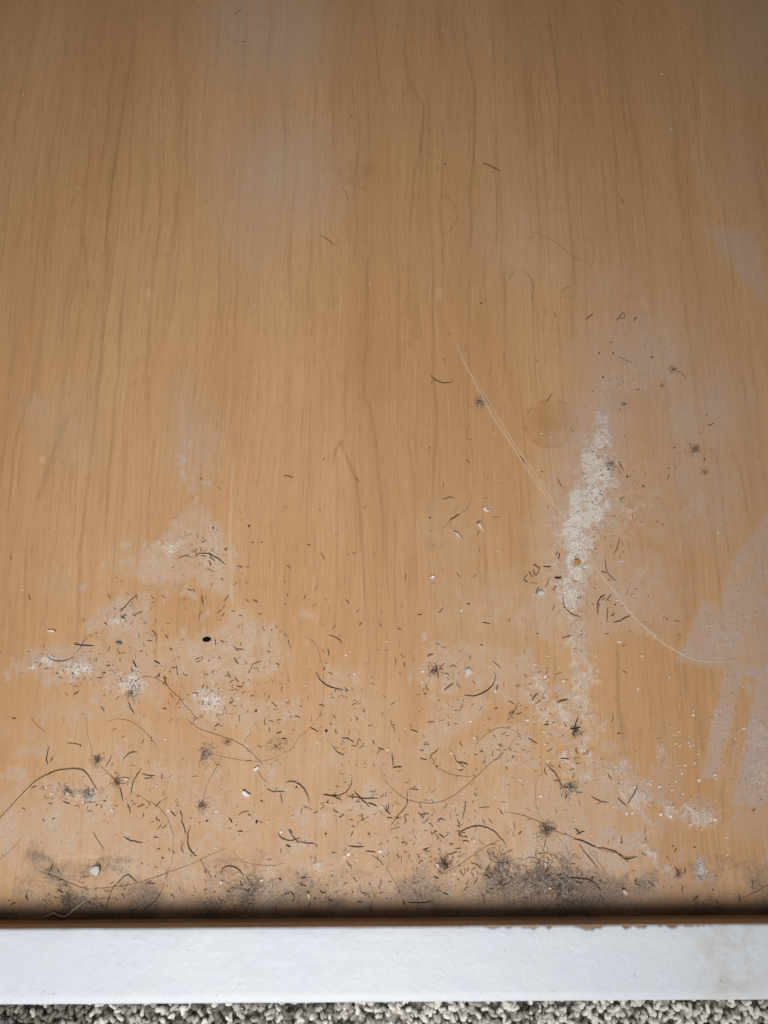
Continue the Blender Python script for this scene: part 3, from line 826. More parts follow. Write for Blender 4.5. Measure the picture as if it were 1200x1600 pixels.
# (label, width in photo pixels, colour, points)
HAIRS = [
 ("long black hair arching over the grey smear at the far left above the rail", 2.0, 'k', [(-30, 1303), (0, 1277), (25, 1250), (55, 1223), (75, 1211), (100, 1204), (125, 1203), (133, 1207), (145, 1221), (153, 1235)]),
 ("leaning black hair beside the small round lint ball, left of the thin circle", 2.6, 'k', [(204, 1242), (207, 1228), (213, 1213), (221, 1200)]),
 ("thin brown hair running from one lint ball down to the next at left", 1.3, 'b', [(158, 1196), (167, 1206), (180, 1219)]),
 ("thin brown hair bent into a wide open circle above the rail at left", 1.3, 'b', [(206, 1238), (230, 1250), (248, 1260), (260, 1275), (268, 1292), (272, 1310), (270, 1340), (262, 1358), (248, 1370)]),
 ("brown hair slanting down the pale wood between grey smear and off-white flake", 1.8, 'b', [(146, 1300), (153, 1313), (163, 1328)]),
 ("short curved black hair above and to the right of the off-white flake", 2.0, 'k', [(193, 1307), (205, 1313), (223, 1317)]),
 ("brown hair sagging down into the grime left of the off-white flake", 1.6, 'b', [(60, 1360), (80, 1368), (100, 1376), (120, 1384), (138, 1388)]),
 ("long thin brown hair rising from the grime at left towards the panel middle", 1.3, 'b', [(140, 1388), (170, 1386), (205, 1380), (240, 1370), (270, 1360), (300, 1349), (330, 1335), (356, 1324)]),
 ("dark hooked hair standing in the grime close to the rail, right of the thread", 2.1, 'k', [(167, 1418), (169, 1405), (175, 1390), (186, 1376), (200, 1368), (215, 1378)]),
 ("dark bowed hair in the grime, nearest the rail below the thin circle", 2.0, 'k', [(258, 1380), (250, 1398), (238, 1412), (226, 1419)]),
 ("short black hair curved along the edge of the off-white flake", 2.2, 'k', [(155, 1350), (157, 1358), (154, 1368)]),
 ("faint brown hair lying level in the grime beside the tan thread", 1.2, 'b', [(140, 1404), (160, 1404), (180, 1402)]),
 ("faint brown hair at the left edge of the photo above the grime", 1.3, 'b', [(38, 1300), (25, 1320), (0, 1343), (-14, 1352)]),
 ("black bracket-shaped hair right of the thin circle above the rail", 2.4, 'k', [(298, 1290), (293, 1302), (294, 1318), (300, 1330), (308, 1338)]),
 ("straight black hair end to end with the bracket-shaped hair", 2.3, 'k', [(283, 1281), (288, 1292), (291, 1303)]),
 ("long straight brown hair leaning down to a grey lint tuft left of the white chip", 1.9, 'b', [(347, 1178), (337, 1200), (327, 1220), (320, 1240), (316, 1260)]),
 ("thin brown hair right of the white curved chip, trailing down and right", 1.5, 'b', [(402, 1200), (404, 1205), (411, 1217), (420, 1226)]),
 ("black hair curved like a hook around small grey debris below the middle", 2.4, 'k', [(445, 1223), (458, 1221), (470, 1227), (480, 1239), (483, 1255)]),
 ("black hair sweeping up from the crossed tangle left of centre", 2.0, 'k', [(550, 1212), (548, 1226), (540, 1238), (525, 1243), (506, 1241)]),
 ("diagonal black hair in the crossed tangle below the middle", 2.4, 'k', [(553, 1235), (565, 1248), (578, 1261)]),
 ("level black hair in the crossed tangle below the middle", 2.0, 'k', [(542, 1244), (565, 1247), (592, 1248)]),
 ("brown arched hair just below the crossed tangle", 1.6, 'b', [(557, 1291), (562, 1283), (578, 1275)]),
 ("brown cupped hair under the crossing pair above the pale patch", 2.0, 'k', [(434, 1300), (437, 1306), (445, 1311), (458, 1312), (470, 1309)]),
 ("dark straight hair crossing the cupped hair above the pale patch", 2.0, 'k', [(450, 1295), (458, 1306), (468, 1318)]),
 ("dark level hair at the right end of the crossing pair above the pale patch", 2.0, 'k', [(468, 1315), (480, 1316), (492, 1318)]),
 ("dark hair bent into a small arch above the grime, left of the pale patch", 2.1, 'k', [(347, 1366), (351, 1358), (362, 1355), (374, 1360), (379, 1367)]),
 ("very thin light brown hair sagging above the small pale patches", 1.1, 'l', [(366, 1325), (370, 1335), (380, 1345), (400, 1350), (425, 1352), (445, 1348)]),
 ("straight brown hair slanting into the grime left of the small arch hair", 1.9, 'b', [(314, 1340), (320, 1355), (332, 1374)]),
 ("thin brown hair hanging in a deep curve right of the L-shaped clippings", 1.4, 'b', [(672, 1168), (674, 1182), (684, 1200), (697, 1208), (715, 1212), (737, 1214)]),
 ("very long thin brown hair making a wide bowl shape below the middle", 1.4, 'b', [(596, 1196), (600, 1215), (615, 1232), (635, 1247), (660, 1253), (690, 1250), (715, 1238), (735, 1222), (760, 1200), (785, 1178), (812, 1146)]),
 ("black S-shaped hair under the left side of the bowl-shaped hair", 2.0, 'k', [(636, 1235), (638, 1250), (632, 1265), (622, 1275), (611, 1290)]),
 ("brown strand trailing from upper left into the long dark tangle near the rail", 1.6, 'b', [(790, 1268), (810, 1272), (830, 1279), (850, 1288), (870, 1300), (890, 1307), (903, 1312)]),
 ("black umbrella-shaped hair above the grey grime, right of centre", 2.0, 'k', [(732, 1308), (722, 1307), (717, 1303), (727, 1296), (740, 1292), (758, 1294), (775, 1303), (787, 1316), (791, 1325)]),
 ("faint brown hair crossing under the umbrella-shaped hair", 1.3, 'b', [(700, 1360), (730, 1342), (760, 1322), (784, 1311)]),
 ("bent brown hair falling into the grime right of the panel middle", 1.5, 'b', [(608, 1347), (605, 1358), (612, 1370), (620, 1385), (630, 1401)]),
 ("dark hair lying level in the grime close to the rail, right of centre", 2.0, 'k', [(636, 1410), (655, 1410), (675, 1408)]),
 ("thin light brown hair dropping from the big tangle towards the grime", 1.2, 'l', [(868, 1303), (880, 1320), (888, 1335), (890, 1352)]),
 ("black hair bowed against the fuzzy knot at the foot of the caked streak", 2.4, 'k', [(852, 1193), (860, 1202), (867, 1210), (874, 1222), (878, 1231)]),
 ("faint light brown hair hanging left of the knot below the caked streak", 1.2, 'l', [(842, 1210), (838, 1225), (837, 1250), (843, 1270), (849, 1281)]),
 ("black curved hair at the edge of the dark grime heap near the rail", 2.5, 'k', [(890, 1371), (905, 1372), (920, 1375), (932, 1383), (940, 1391)]),
 ("small black curved hair left of the V-shaped pair at right", 2.0, 'k', [(923, 1244), (933, 1251), (951, 1254)]),
 ("left arm of the V-shaped pair of black hairs at right", 2.4, 'k', [(964, 1247), (972, 1254), (979, 1260)]),
 ("right arm of the V-shaped pair of black hairs at right", 2.0, 'k', [(981, 1257), (988, 1245), (993, 1236), (995, 1229)]),
 ("thick dark strand in the middle of the long tangle near the rail", 3.0, 'k', [(896, 1310), (915, 1316), (932, 1324)]),
 ("dark wavy strand at the right end of the long tangle near the rail", 2.4, 'k', [(932, 1324), (955, 1329), (968, 1337), (980, 1342), (996, 1339)]),
 ("upper strand running along the long dark tangle near the rail", 1.4, 'b', [(928, 1321), (950, 1330), (965, 1332), (980, 1338), (990, 1336)]),
 ("dark straight hair slanting down from the long tangle", 2.0, 'k', [(905, 1319), (915, 1333), (925, 1345), (935, 1359)]),
 ("thin light brown hair slanting down beside the dark straight one", 1.2, 'l', [(920, 1330), (932, 1343), (945, 1360), (960, 1382)]),
 ("faint brown hair near the rail at the far right edge", 1.3, 'b', [(1214, 1375), (1200, 1382), (1180, 1393), (1160, 1402)]),
 ("pale thin hair in the shadow of the rail at right", 1.2, 'w', [(980, 1428), (1010, 1424), (1035, 1412)]),
 ("level black hair of the crossed pair in the white dust patch at left", 2.8, 'k', [(116, 1006), (128, 1009), (147, 1009)]),
 ("tilted dark hair of the crossed pair in the white dust patch at left", 2.4, 'g', [(136, 995), (127, 1008), (120, 1020)]),
 ("grey dust-coated hair curving through the white dust patch at left", 2.0, 'g', [(75, 1025), (82, 1031), (92, 1033), (105, 1031), (117, 1027)]),
 ("straight dark hair leaning over the topmost left dust patch", 2.5, 'k', [(187, 957), (193, 950), (205, 938), (214, 929)]),
 ("upright black hair standing alone at far left below the dust patches", 2.6, 'k', [(77, 1167), (74, 1180), (74, 1195)]),
 ("curved black hair above the lint balls at left", 2.2, 'k', [(191, 1189), (197, 1181), (205, 1176), (215, 1175)]),
 ("small black hook hair touching the upper lint ball at left", 2.0, 'k', [(173, 1181), (172, 1190), (165, 1198)]),
 ("long fine brown hair arching from the left dust patch down past the pale clump", 1.5, 'b', [(214, 1061), (225, 1057), (238, 1058), (254, 1066), (268, 1078), (283, 1092), (300, 1114), (312, 1126)]),
 ("short dark hair dropping from the lower edge of the left dust patch", 2.3, 'k', [(200, 1098), (204, 1108), (210, 1116)]),
 ("faint brown hair alone on clean wood at the far left", 1.1, 'b', [(48, 1120), (58, 1134), (70, 1143)]),
 ("thin brown hair arching over the blade-shaped dust mark at left", 1.1, 'b', [(165, 1127), (185, 1125), (205, 1129), (225, 1144), (240, 1160), (247, 1172)]),
 ("faint brown hair running down into the upper lint ball at left", 1.0, 'l', [(137, 1125), (138, 1150), (143, 1170), (145, 1200)]),
 ("small curved black hair on clean wood right of the black pellet", 2.0, 'k', [(512, 993), (523, 995), (530, 1000), (535, 1005)]),
 ("bold curved black hair right of the big brown C-shaped hair", 2.5, 'k', [(494, 1051), (502, 1064), (515, 1072), (537, 1078)]),
 ("very long light brown hair in a big C-shape left of the middle", 1.5, 'l', [(475, 995), (487, 1002), (497, 1020), (503, 1040), (505, 1070), (502, 1100), (493, 1125), (480, 1140), (465, 1155), (455, 1168), (443, 1178)]),
 ("thin brown hair continuing under the big C-shaped hair to the left", 1.2, 'l', [(330, 1176), (350, 1182), (390, 1188), (420, 1187), (440, 1179)]),
 ("long brown hair running down past the small brown lint spot left of centre", 1.6, 'b', [(290, 1122), (304, 1133), (320, 1142), (345, 1150), (365, 1157), (380, 1166), (395, 1180), (405, 1190), (412, 1199)]),
 ("short brown hair branching off the long hair near the brown lint spot", 1.9, 'b', [(393, 1145), (386, 1154), (380, 1163)]),
 ("lower black hair of the open oval pair left of the panel middle", 2.0, 'k', [(519, 1163), (524, 1172), (530, 1178), (537, 1180)]),
 ("upper black hair of the open oval pair left of the panel middle", 1.9, 'k', [(533, 1153), (545, 1153), (554, 1160)]),
 ("black smile-shaped hair right of the panel middle", 2.4, 'k', [(725, 1086), (740, 1087), (757, 1080), (770, 1068), (775, 1052)]),
 ("upright stroke of the L-shaped clippings below the middle", 2.5, 'k', [(613, 1175), (614, 1187), (614, 1198)]),
 ("foot of the L-shaped clippings below the middle", 2.8, 'k', [(613, 1199), (621, 1199), (628, 1198)]),
 ("curved dark hair above the deep curved brown hair right of the L shape", 1.8, 'k', [(672, 1187), (676, 1178), (686, 1169)]),
 ("dark hair falling right beneath the wiped diagonal strip", 1.8, 'k', [(709, 1178), (715, 1190), (727, 1200)]),
 ("fine brown hair arching over the dusty patch beside the wiped oval", 1.2, 'b', [(742, 1172), (746, 1162), (755, 1150), (770, 1139), (790, 1137), (810, 1145)]),
 ("grey-brown slanting hair left of the caked lower streak", 1.8, 'g', [(797, 1122), (806, 1108), (810, 1098)]),
 ("long faint brown hair crossing a short dark one above the pale chips", 1.5, 'b', [(690, 826), (702, 814), (718, 804), (730, 792), (738, 776)]),
 ("short dark hair lying on the long faint brown one above the pale chips", 2.4, 'k', [(703, 813), (710, 808), (717, 804)]),
 ("level dark hair above the long faint brown one", 2.2, 'k', [(691, 780), (700, 778), (711, 779)]),
 ("black hair curving over the left edge of the caked streak", 2.3, 'k', [(879, 928), (881, 945), (890, 957), (907, 965)]),
 ("thin dark hair slanting on the granular dust right of the caked streak", 2.0, 'k', [(967, 840), (964, 853), (959, 866)]),
 ("dark hair curving down where the pale hair leaves the caked streak", 2.2, 'k', [(945, 873), (948, 890), (955, 902), (963, 908)]),
 ("black C-shaped hair right of the caked streak", 2.8, 'k', [(934, 960), (933, 945), (939, 934), (946, 929)]),
 ("upright dark hair right of the black C-shaped hair", 2.1, 'k', [(948, 950), (948, 961), (948, 973)]),
 ("dark hair touching the pale curved hair right of the caked streak", 2.4, 'k', [(958, 973), (972, 968), (985, 962)]),
 ("bold black curved hair left of the silvery lint ball", 2.4, 'k', [(672, 586), (680, 594), (692, 598), (708, 597)]),
 ("small bent brown hair below the silvery lint ball", 1.8, 'b', [(731, 668), (729, 685), (737, 687)]),
 ("dark hair leaning at the top of the round ring stain", 2.0, 'k', [(853, 628), (858, 621), (863, 616)]),
 ("brown curved hair at the upper right of the panel, above the round stain", 2.0, 'b', [(814, 420), (825, 432), (832, 450), (831, 472)]),
 ("brown hair beside the upper right curved hair, bending away left", 1.6, 'b', [(794, 440), (800, 427), (808, 420)]),
 ("faint arched brown hair high on the panel, left of centre line", 1.3, 'l', [(630, 483), (634, 470), (641, 464), (652, 462)]),
 ("short reddish brown hair pair's upper hair high on the right", 2.0, 'b', [(877, 456), (884, 450), (892, 449)]),
 ("short reddish brown hair pair's lower hair high on the right", 1.5, 'l', [(867, 468), (880, 465), (891, 462)]),
 ("straight dark hair high on the panel, right of centre", 2.8, 'k', [(753, 255), (765, 260), (782, 268)]),
 ("brown hair bent into a half circle high on the panel", 1.5, 'b', [(680, 307), (690, 308), (700, 312), (710, 325), (713, 340), (706, 356), (695, 366)]),
 ("long faint brown hair sloping down high on the right", 1.5, 'b', [(820, 361), (845, 367), (870, 382), (890, 398), (918, 411)]),
 ("small curved brown hair high on the panel, left of two", 1.9, 'b', [(532, 292), (540, 302), (543, 316)]),
 ("small faint brown hair high on the panel, right of two", 1.4, 'b', [(552, 292), (565, 294), (572, 299)]),
 ("short dark curved hair at upper middle, below the two small brown ones", 2.0, 'k', [(500, 367), (512, 373), (523, 384)]),
 ("small brown hair at the very top edge of the photo, right", 1.8, 'b', [(958, -2), (970, 4), (982, 11)]),
 ("black arched hair on the uppermost left dust patch", 2.3, 'k', [(303, 871), (315, 866), (330, 868), (342, 874), (352, 882)]),
 ("small dark hair left of the arched hair on the uppermost left patch", 2.0, 'k', [(278, 873), (288, 868), (296, 870)]),
 ("brown dusty hair caught beside the fuzzy smudges at upper right", 1.8, 'g', [(1046, 571), (1055, 580), (1064, 584), (1073, 592)]),
]
for lab, w, c, pts in HAIRS:
    v, f = hair_arrays(pts, w * (.70 if c in 'bl' else .94), 0.00002 if c in 'bl' else None)
    tag(make_obj("hair", v, f, M_hair[c]), lab, "hair", "loose hairs lying on the panel")

# two pale hairs lying side by side from the silvery lint ball to the caked streak, then on to the right
for lab, w, pts, lift in [
    ("left of two long pale parallel hairs running to the caked streak", 1.4, [(708, 520), (722, 560), (742, 600), (768, 650), (800, 700), (828, 742), (852, 776), (877, 802)], .0),
    ("right of two long pale parallel hairs running to the caked streak", 1.4, [(746, 598), (773, 646), (806, 698), (835, 738), (858, 772), (881, 806)], .0),
    ("long pale hair curving right from the caked streak to the dusty corner", 1.7, [(902, 842), (925, 880), (952, 915), (985, 958), (1010, 982), (1040, 1007), (1075, 1026), (1110, 1032), (1150, 1030)], .0)]:
    v, f = hair_arrays(pts, w, lift)
    tag(make_obj("hair", v, f, M_hair['w']), lab, "hair", "pale long hairs")

# tan thread in the shadow by the rail
v, f = hair_arrays([(64, 1437), (72, 1433), (80, 1430), (88, 1427), (96, 1429), (106, 1428), (116, 1421), (126, 1412), (135, 1405)], 5.2, 0.0012)
tag(make_obj("thread", v, f, M_string), "pale tan thread lying against the rail in its shadow at left", "thread")

# short clippings seen one by one
SHORT = [
 (2.5,[(187,1229),(192,1252)]),(2,[(199,1256),(204,1271)]),(1.8,[(98,1252),(110,1256)]),(1.8,[(222,1209),(242,1212)]),(1.8,[(225,1216),(237,1215)]),(2,[(77,1364),(83,1349)]),(2.3,[(281,1266),(285,1280)]),
 (2,[(287,1315),(284,1325),(287,1333)]),(2,[(242,1261),(252,1250)]),(1.6,[(34,1262),(40,1266)]),(2.6,[(253,1209),(253,1218)]),(2,[(224,1271),(224,1277)]),(2,[(240,1308),(247,1309)]),(1.8,[(161,1251),(166,1252)]),(2,[(150,1257),(152,1259)]),
 (2,[(417,1232),(430,1238)]),(2,[(425,1237),(445,1237)]),(1.6,[(428,1239),(434,1230)]),(1.8,[(438,1240),(441,1256)]),(3,[(575,1255),(589,1260)]),(2.4,[(505,1241),(520,1243),(534,1251)]),(2,[(514,1249),(511,1253),(514,1256)]),(2.5,[(358,1278),(363,1286)]),(1.5,[(372,1275),(380,1268),(390,1267)]),
 (2.2,[(371,1299),(380,1299)]),(2,[(452,1296),(458,1302)]),(3,[(447,1320),(454,1323)]),(2.2,[(545,1322),(569,1323)]),(2.5,[(571,1330),(587,1332)]),(1.8,[(541,1344),(547,1351),(550,1358)]),(1.3,[(580,1335),(592,1345),(600,1353)]),(2,[(596,1372),(591,1390)]),(2,[(432,1415),(431,1428)]),
 (2,[(578,1415),(582,1424)]),(2,[(501,1390),(503,1394),(509,1395)]),(2.4,[(407,1250),(411,1253)]),(3,[(399,1284),(403,1282)]),(2.6,[(323,1283),(326,1282)]),(2,[(486,1337),(486,1344)]),(2,[(494,1337),(492,1348)]),(2,[(470,1372),(479,1371)]),(2,[(565,1395),(572,1395)]),(2,[(319,1360),(322,1364)]),
 (2.2,[(632,1273),(635,1286)]),(1.8,[(633,1273),(639,1274)]),(2,[(653,1269),(663,1279)]),(2.5,[(781,1265),(786,1273)]),(2,[(760,1329),(764,1338),(767,1348)]),(2,[(697,1336),(715,1330)]),(3,[(688,1339),(695,1349),(700,1356)]),(2.4,[(694,1341),(699,1352)]),(2,[(735,1348),(745,1352),(752,1357)]),
 (1.5,[(752,1262),(766,1261)]),(1.8,[(853,1312),(850,1324)]),(1.8,[(846,1321),(851,1333)]),(1.4,[(838,1335),(858,1333)]),(2,[(600,1262),(610,1273)]),(2,[(603,1258),(606,1268)]),(2,[(722,1281),(728,1252)]),(2,[(698,1256),(694,1264)]),(2,[(704,1273),(704,1281)]),(2,[(714,1280),(718,1294)]),(1.6,[(753,1279),(759,1290)]),
 (1.6,[(763,1280),(769,1287)]),(2.4,[(686,1303),(694,1309)]),(2,[(678,1298),(683,1300)]),(2,[(627,1317),(632,1317)]),(2,[(633,1322),(637,1317)]),(2,[(651,1334),(656,1343)]),(2,[(620,1335),(624,1341)]),(2,[(640,1335),(639,1342)]),(3,[(810,1304),(815,1299)]),(2.4,[(793,1300),(794,1302)]),(2,[(803,1285),(805,1296)]),(2.4,[(883,1249),(886,1240)]),
 (1.8,[(725,1356),(726,1367)]),(2.5,[(678,1369),(686,1373)]),(2.5,[(867,1369),(877,1366)]),(2.2,[(890,1372),(900,1372)]),(2,[(802,1405),(804,1415)]),(2,[(828,1395),(830,1410)]),(2,[(753,1395),(757,1412)]),(2,[(785,1325),(786,1330)]),(2,[(746,1335),(748,1339)]),
 (2.2,[(900,1297),(907,1304)]),(2,[(900,1304),(914,1299)]),(1.8,[(1008,1294),(1007,1303)]),(2.2,[(1070,1355),(1070,1365)]),(2.4,[(1055,1355),(1062,1365)]),(2.6,[(1067,1383),(1066,1395)]),(1.8,[(995,1372),(992,1380),(1001,1385)]),(2.2,[(1011,1375),(1024,1386)]),(1.8,[(1155,1397),(1155,1407)]),(1.6,[(1176,1375),(1176,1388)]),
 (2,[(1082,1408),(1092,1398)]),(2,[(1118,1405),(1123,1412)]),(2.6,[(971,1308),(972,1315)]),(3,[(925,1371),(927,1373)]),(1.6,[(900,1238),(910,1239)]),(2,[(905,1250),(906,1258)]),(2,[(1175,1268),(1180,1264)]),
 (2,[(209,962),(216,958),(223,957)]),(2.8,[(79,1190),(82,1183)]),(3,[(241,1032),(250,1037)]),(2.5,[(208,1032),(214,1044)]),(2,[(267,1043),(276,1044)]),(2.2,[(276,1040),(278,1057)]),(2.2,[(158,1104),(163,1112)]),(2.8,[(115,1086),(123,1081)]),(1.6,[(282,1091),(275,1102)]),(1.4,[(105,1163),(115,1161),(126,1164)]),(2,[(18,1122),(26,1123)]),
 (2,[(229,1001),(238,1002)]),(1.8,[(246,990),(244,1004)]),(2,[(258,992),(263,998)]),(2.2,[(218,1019),(223,1017)]),(2.4,[(160,1051),(166,1051)]),(2,[(166,1040),(171,1041)]),(2.5,[(203,1069),(208,1062)]),(2.6,[(182,1093),(186,1089)]),(2.2,[(265,1012),(269,1017)]),(2,[(163,973),(168,977)]),(2,[(43,1018),(46,1018)]),(2,[(112,1050),(117,1055)]),
 (2.5,[(512,1014),(514,1026)]),(2.2,[(484,1137),(497,1144)]),(1.8,[(548,1165),(558,1166)]),(2.2,[(560,1155),(558,1165)]),(3,[(583,1157),(585,1164)]),(1.8,[(388,1051),(395,1040),(408,1033)]),(1.8,[(336,998),(337,1009)]),(3,[(366,1028),(373,1038)]),(2.4,[(440,1154),(448,1154)]),(2.4,[(432,1146),(440,1144)]),(2,[(432,1126),(440,1125)]),
 (2.4,[(450,1000),(452,1007)]),(2,[(519,984),(525,977)]),(2.4,[(561,978),(565,974)]),(2.2,[(557,957),(561,953)]),(2,[(593,974),(596,979)]),(2.4,[(404,960),(409,960)]),(2.2,[(361,955),(367,955)]),(2.2,[(373,961),(378,963)]),(2.6,[(335,1136),(343,1131)]),(2.4,[(358,1100),(364,1097)]),(2,[(310,972),(314,955)]),(2,[(417,1017),(422,1020)]),(2.2,[(344,1001),(350,1004)]),
 (2.2,[(367,1058),(373,1066)]),(2,[(326,1031),(328,1034)]),(2,[(513,1050),(520,1054)]),(2.4,[(557,1121),(558,1128)]),(2.2,[(549,1124),(548,1128)]),(1.6,[(565,1076),(565,1083)]),(2,[(538,1074),(544,1081)]),(2,[(590,1168),(600,1172)]),
 (3.4,[(694,1079),(708,1068)]),(3,[(680,1037),(684,1050),(685,1060)]),(3.5,[(673,1052),(677,1044)]),(2,[(686,1046),(695,1036)]),(2.5,[(668,1026),(677,1022)]),(1.6,[(671,1033),(669,1046)]),(2,[(717,1113),(723,1100)]),(2.5,[(641,1140),(653,1144)]),(2,[(642,1138),(642,1130)]),(2.2,[(825,1153),(840,1162)]),(3,[(717,1191),(731,1195)]),
 (2,[(618,1028),(618,1040)]),(2.2,[(631,1034),(632,1043)]),(1.5,[(770,1033),(783,1044)]),(3,[(870,1098),(887,1093)]),(2.4,[(831,1096),(840,1083)]),(3,[(777,1070),(776,1079)]),(2.2,[(753,973),(766,975)]),(1.6,[(794,973),(798,966)]),(2,[(685,958),(692,950)]),(2,[(878,997),(893,993)]),(2,[(772,1108),(778,1106)]),(2,[(700,1128),(702,1135)]),(2,[(668,1129),(679,1128)]),
 (1.6,[(622,982),(626,985)]),(1.8,[(750,1007),(755,1009)]),(2,[(652,961),(659,960)]),(2,[(610,1102),(617,1097)]),(2.2,[(681,1196),(685,1199)]),(2,[(655,1173),(663,1172)]),(2,[(749,1175),(755,1174)]),(2.2,[(754,1194),(759,1189)]),(2,[(795,1168),(799,1174)]),(2,[(875,1185),(890,1186)]),
 (2,[(693,754),(693,765)]),(2.5,[(745,838),(749,829)]),(2.2,[(744,817),(751,814)]),(1.8,[(757,828),(759,832)]),(2.2,[(812,712),(819,725)]),(2,[(871,747),(879,762)]),(2.2,[(818,905),(825,910)]),(2.2,[(818,905),(825,898)]),(2.4,[(826,893),(833,903)]),(2.6,[(833,890),(837,900)]),(2.4,[(838,900),(843,885)]),(2.6,[(848,885),(861,886)]),(4,[(833,882),(842,888)]),
 (1.8,[(858,902),(852,918)]),(2.6,[(842,917),(837,929)]),(5,[(866,903),(877,903)]),(2.2,[(869,915),(864,924)]),(2.4,[(868,868),(871,862)]),(2.6,[(872,874),(874,864)]),(1.6,[(830,911),(840,912)]),(2.4,[(729,944),(735,944)]),(1.8,[(633,908),(634,896)]),(2,[(863,954),(866,946)]),(2,[(713,895),(719,903)]),
 (2.6,[(966,721),(974,735)]),(1.8,[(987,803),(991,814)]),(2.2,[(946,940),(955,928)]),(2.6,[(940,893),(947,895)]),(3,[(1003,758),(1006,762)]),(2.2,[(924,942),(927,947)]),(1.6,[(967,781),(975,777)]),(1.8,[(1000,815),(1004,817)]),(2,[(992,921),(996,919)]),(2,[(1012,932),(1014,933)]),(1.5,[(1053,971),(1064,972)]),(2.2,[(1036,967),(1038,964)]),(2,[(973,1048),(979,1052)]),
 (2.4,[(964,1147),(969,1145)]),(2,[(956,1130),(958,1117)]),(2.4,[(955,963),(960,958)]),(2.2,[(935,943),(937,950)]),(3.2,[(890,1139),(907,1136)]),(2.4,[(897,1150),(904,1118)]),(2,[(1040,968),(1044,967)]),
 (2.4,[(915,500),(927,490)]),(3,[(962,502),(974,488)]),(2.4,[(974,489),(975,496),(967,499)]),(2,[(990,499),(995,495)]),(1.8,[(963,557),(975,562),(988,566)]),(2.2,[(866,489),(869,496)]),(2,[(970,310),(974,319)]),(2,[(367,23),(378,15)]),(1.6,[(376,66),(384,65)]),(1.8,[(547,178),(550,184)]),(1.6,[(693,560),(695,565)]),(1.6,[(835,562),(842,565)]),
 (2.4,[(501,864),(507,875)]),(2.2,[(550,866),(556,863)]),(2,[(480,851),(486,852)]),(2.2,[(407,847),(411,848)]),(2,[(393,848),(397,848)]),(2.4,[(371,884),(379,887)]),(2.2,[(364,915),(371,910)]),(2.4,[(350,941),(358,929)]),(2,[(384,936),(389,941)]),(2.2,[(449,928),(450,932)]),(2.4,[(474,938),(478,930)]),(2.2,[(540,937),(545,943)]),(2.2,[(315,930),(318,945)]),(2,[(301,921),(304,925)]),
 (2.4,[(312,747),(316,750)]),(2,[(443,743),(458,747)]),(2.2,[(556,746),(560,753)]),(2,[(388,822),(390,824)]),(2.4,[(332,824),(334,828)]),(2,[(267,888),(273,884)]),(2.2,[(293,921),(300,923)]),(2.4,[(352,860),(356,856)]),(2.2,[(345,903),(349,907)]),(2.2,[(326,876),(330,884)]),(2,[(328,871),(336,877)]),(1.8,[(45,929),(48,938)]),(1.8,[(16,868),(18,875)]),(1.8,[(505,720),(508,714)]),(1.4,[(236,931),(241,936)]),
]
def zone(u, v):
    if v < 700: return "on the clean upper part of the panel", "clippings on the upper panel"
    if v > 1300: return "in the grimy strip along the white rail", "clippings along the rail"
    if x_between(u, 800, 1010): return "on or beside the caked pale dust streak", "clippings by the caked streak"
    if u >= 1010: return "on the dusty right side beyond the caked streak", "clippings at the right side"
    if v < 1150:
        if u < 465: return "around the pale dust patches and black pellet", "clippings around the left dust patches"
        return "on bare wood across the middle of the panel", "clippings across the middle"
    if u < 465: return "between left dust patches and grimy strip", "clippings below the left dust patches"
    return "below the middle, above the grimy strip", "clippings below the middle"
def x_between(u, a, b): return a <= u < b

n_clip = 0
def clipping(w, pts, col=None):
    global n_clip
    v, f = hair_arrays(pts, w)
    c = random.choice('kkkkbbg') if col is None else random.choice(col + col + 'bg')
    w *= random.uniform(.72, 1.08)
    o = make_obj("hair_clipping", v, f, M_hair[c])
    where, g = zone(pts[0][0], pts[0][1])
    dx, dy = pts[-1][0] - pts[0][0], pts[-1][1] - pts[0][1]
    ang = math.degrees(math.atan2(-dy, dx)) % 180
    lie = 'lying level' if ang < 22 or ang > 158 else 'lying upright' if 68 < ang < 112 else 'tilted right' if ang < 90 else 'tilted left'
    size = 'tiny' if math.hypot(dx, dy) < 8 else 'short'
    tag(o, f"{size} { {'k': 'dark', 'b': 'brown', 'g': 'grey'}[c] } hair clipping {lie} {where}", "hair clipping", g)
    n_clip += 1
for w, pts in SHORT:
    clipping(w, pts)

def rand_clip(cx, cy, l0, l1):
    L = random.uniform(l0, l1); a = random.uniform(0, math.pi)
    dx, dy = math.cos(a) * L / 2, math.sin(a) * L / 2
    b = random.uniform(-.18, .18)
    return [(cx - dx, cy - dy), (cx - dy * b, cy + dx * b), (cx + dx, cy + dy)]

def lit(v): return v < Y_LIM
Y_LIM = 1430
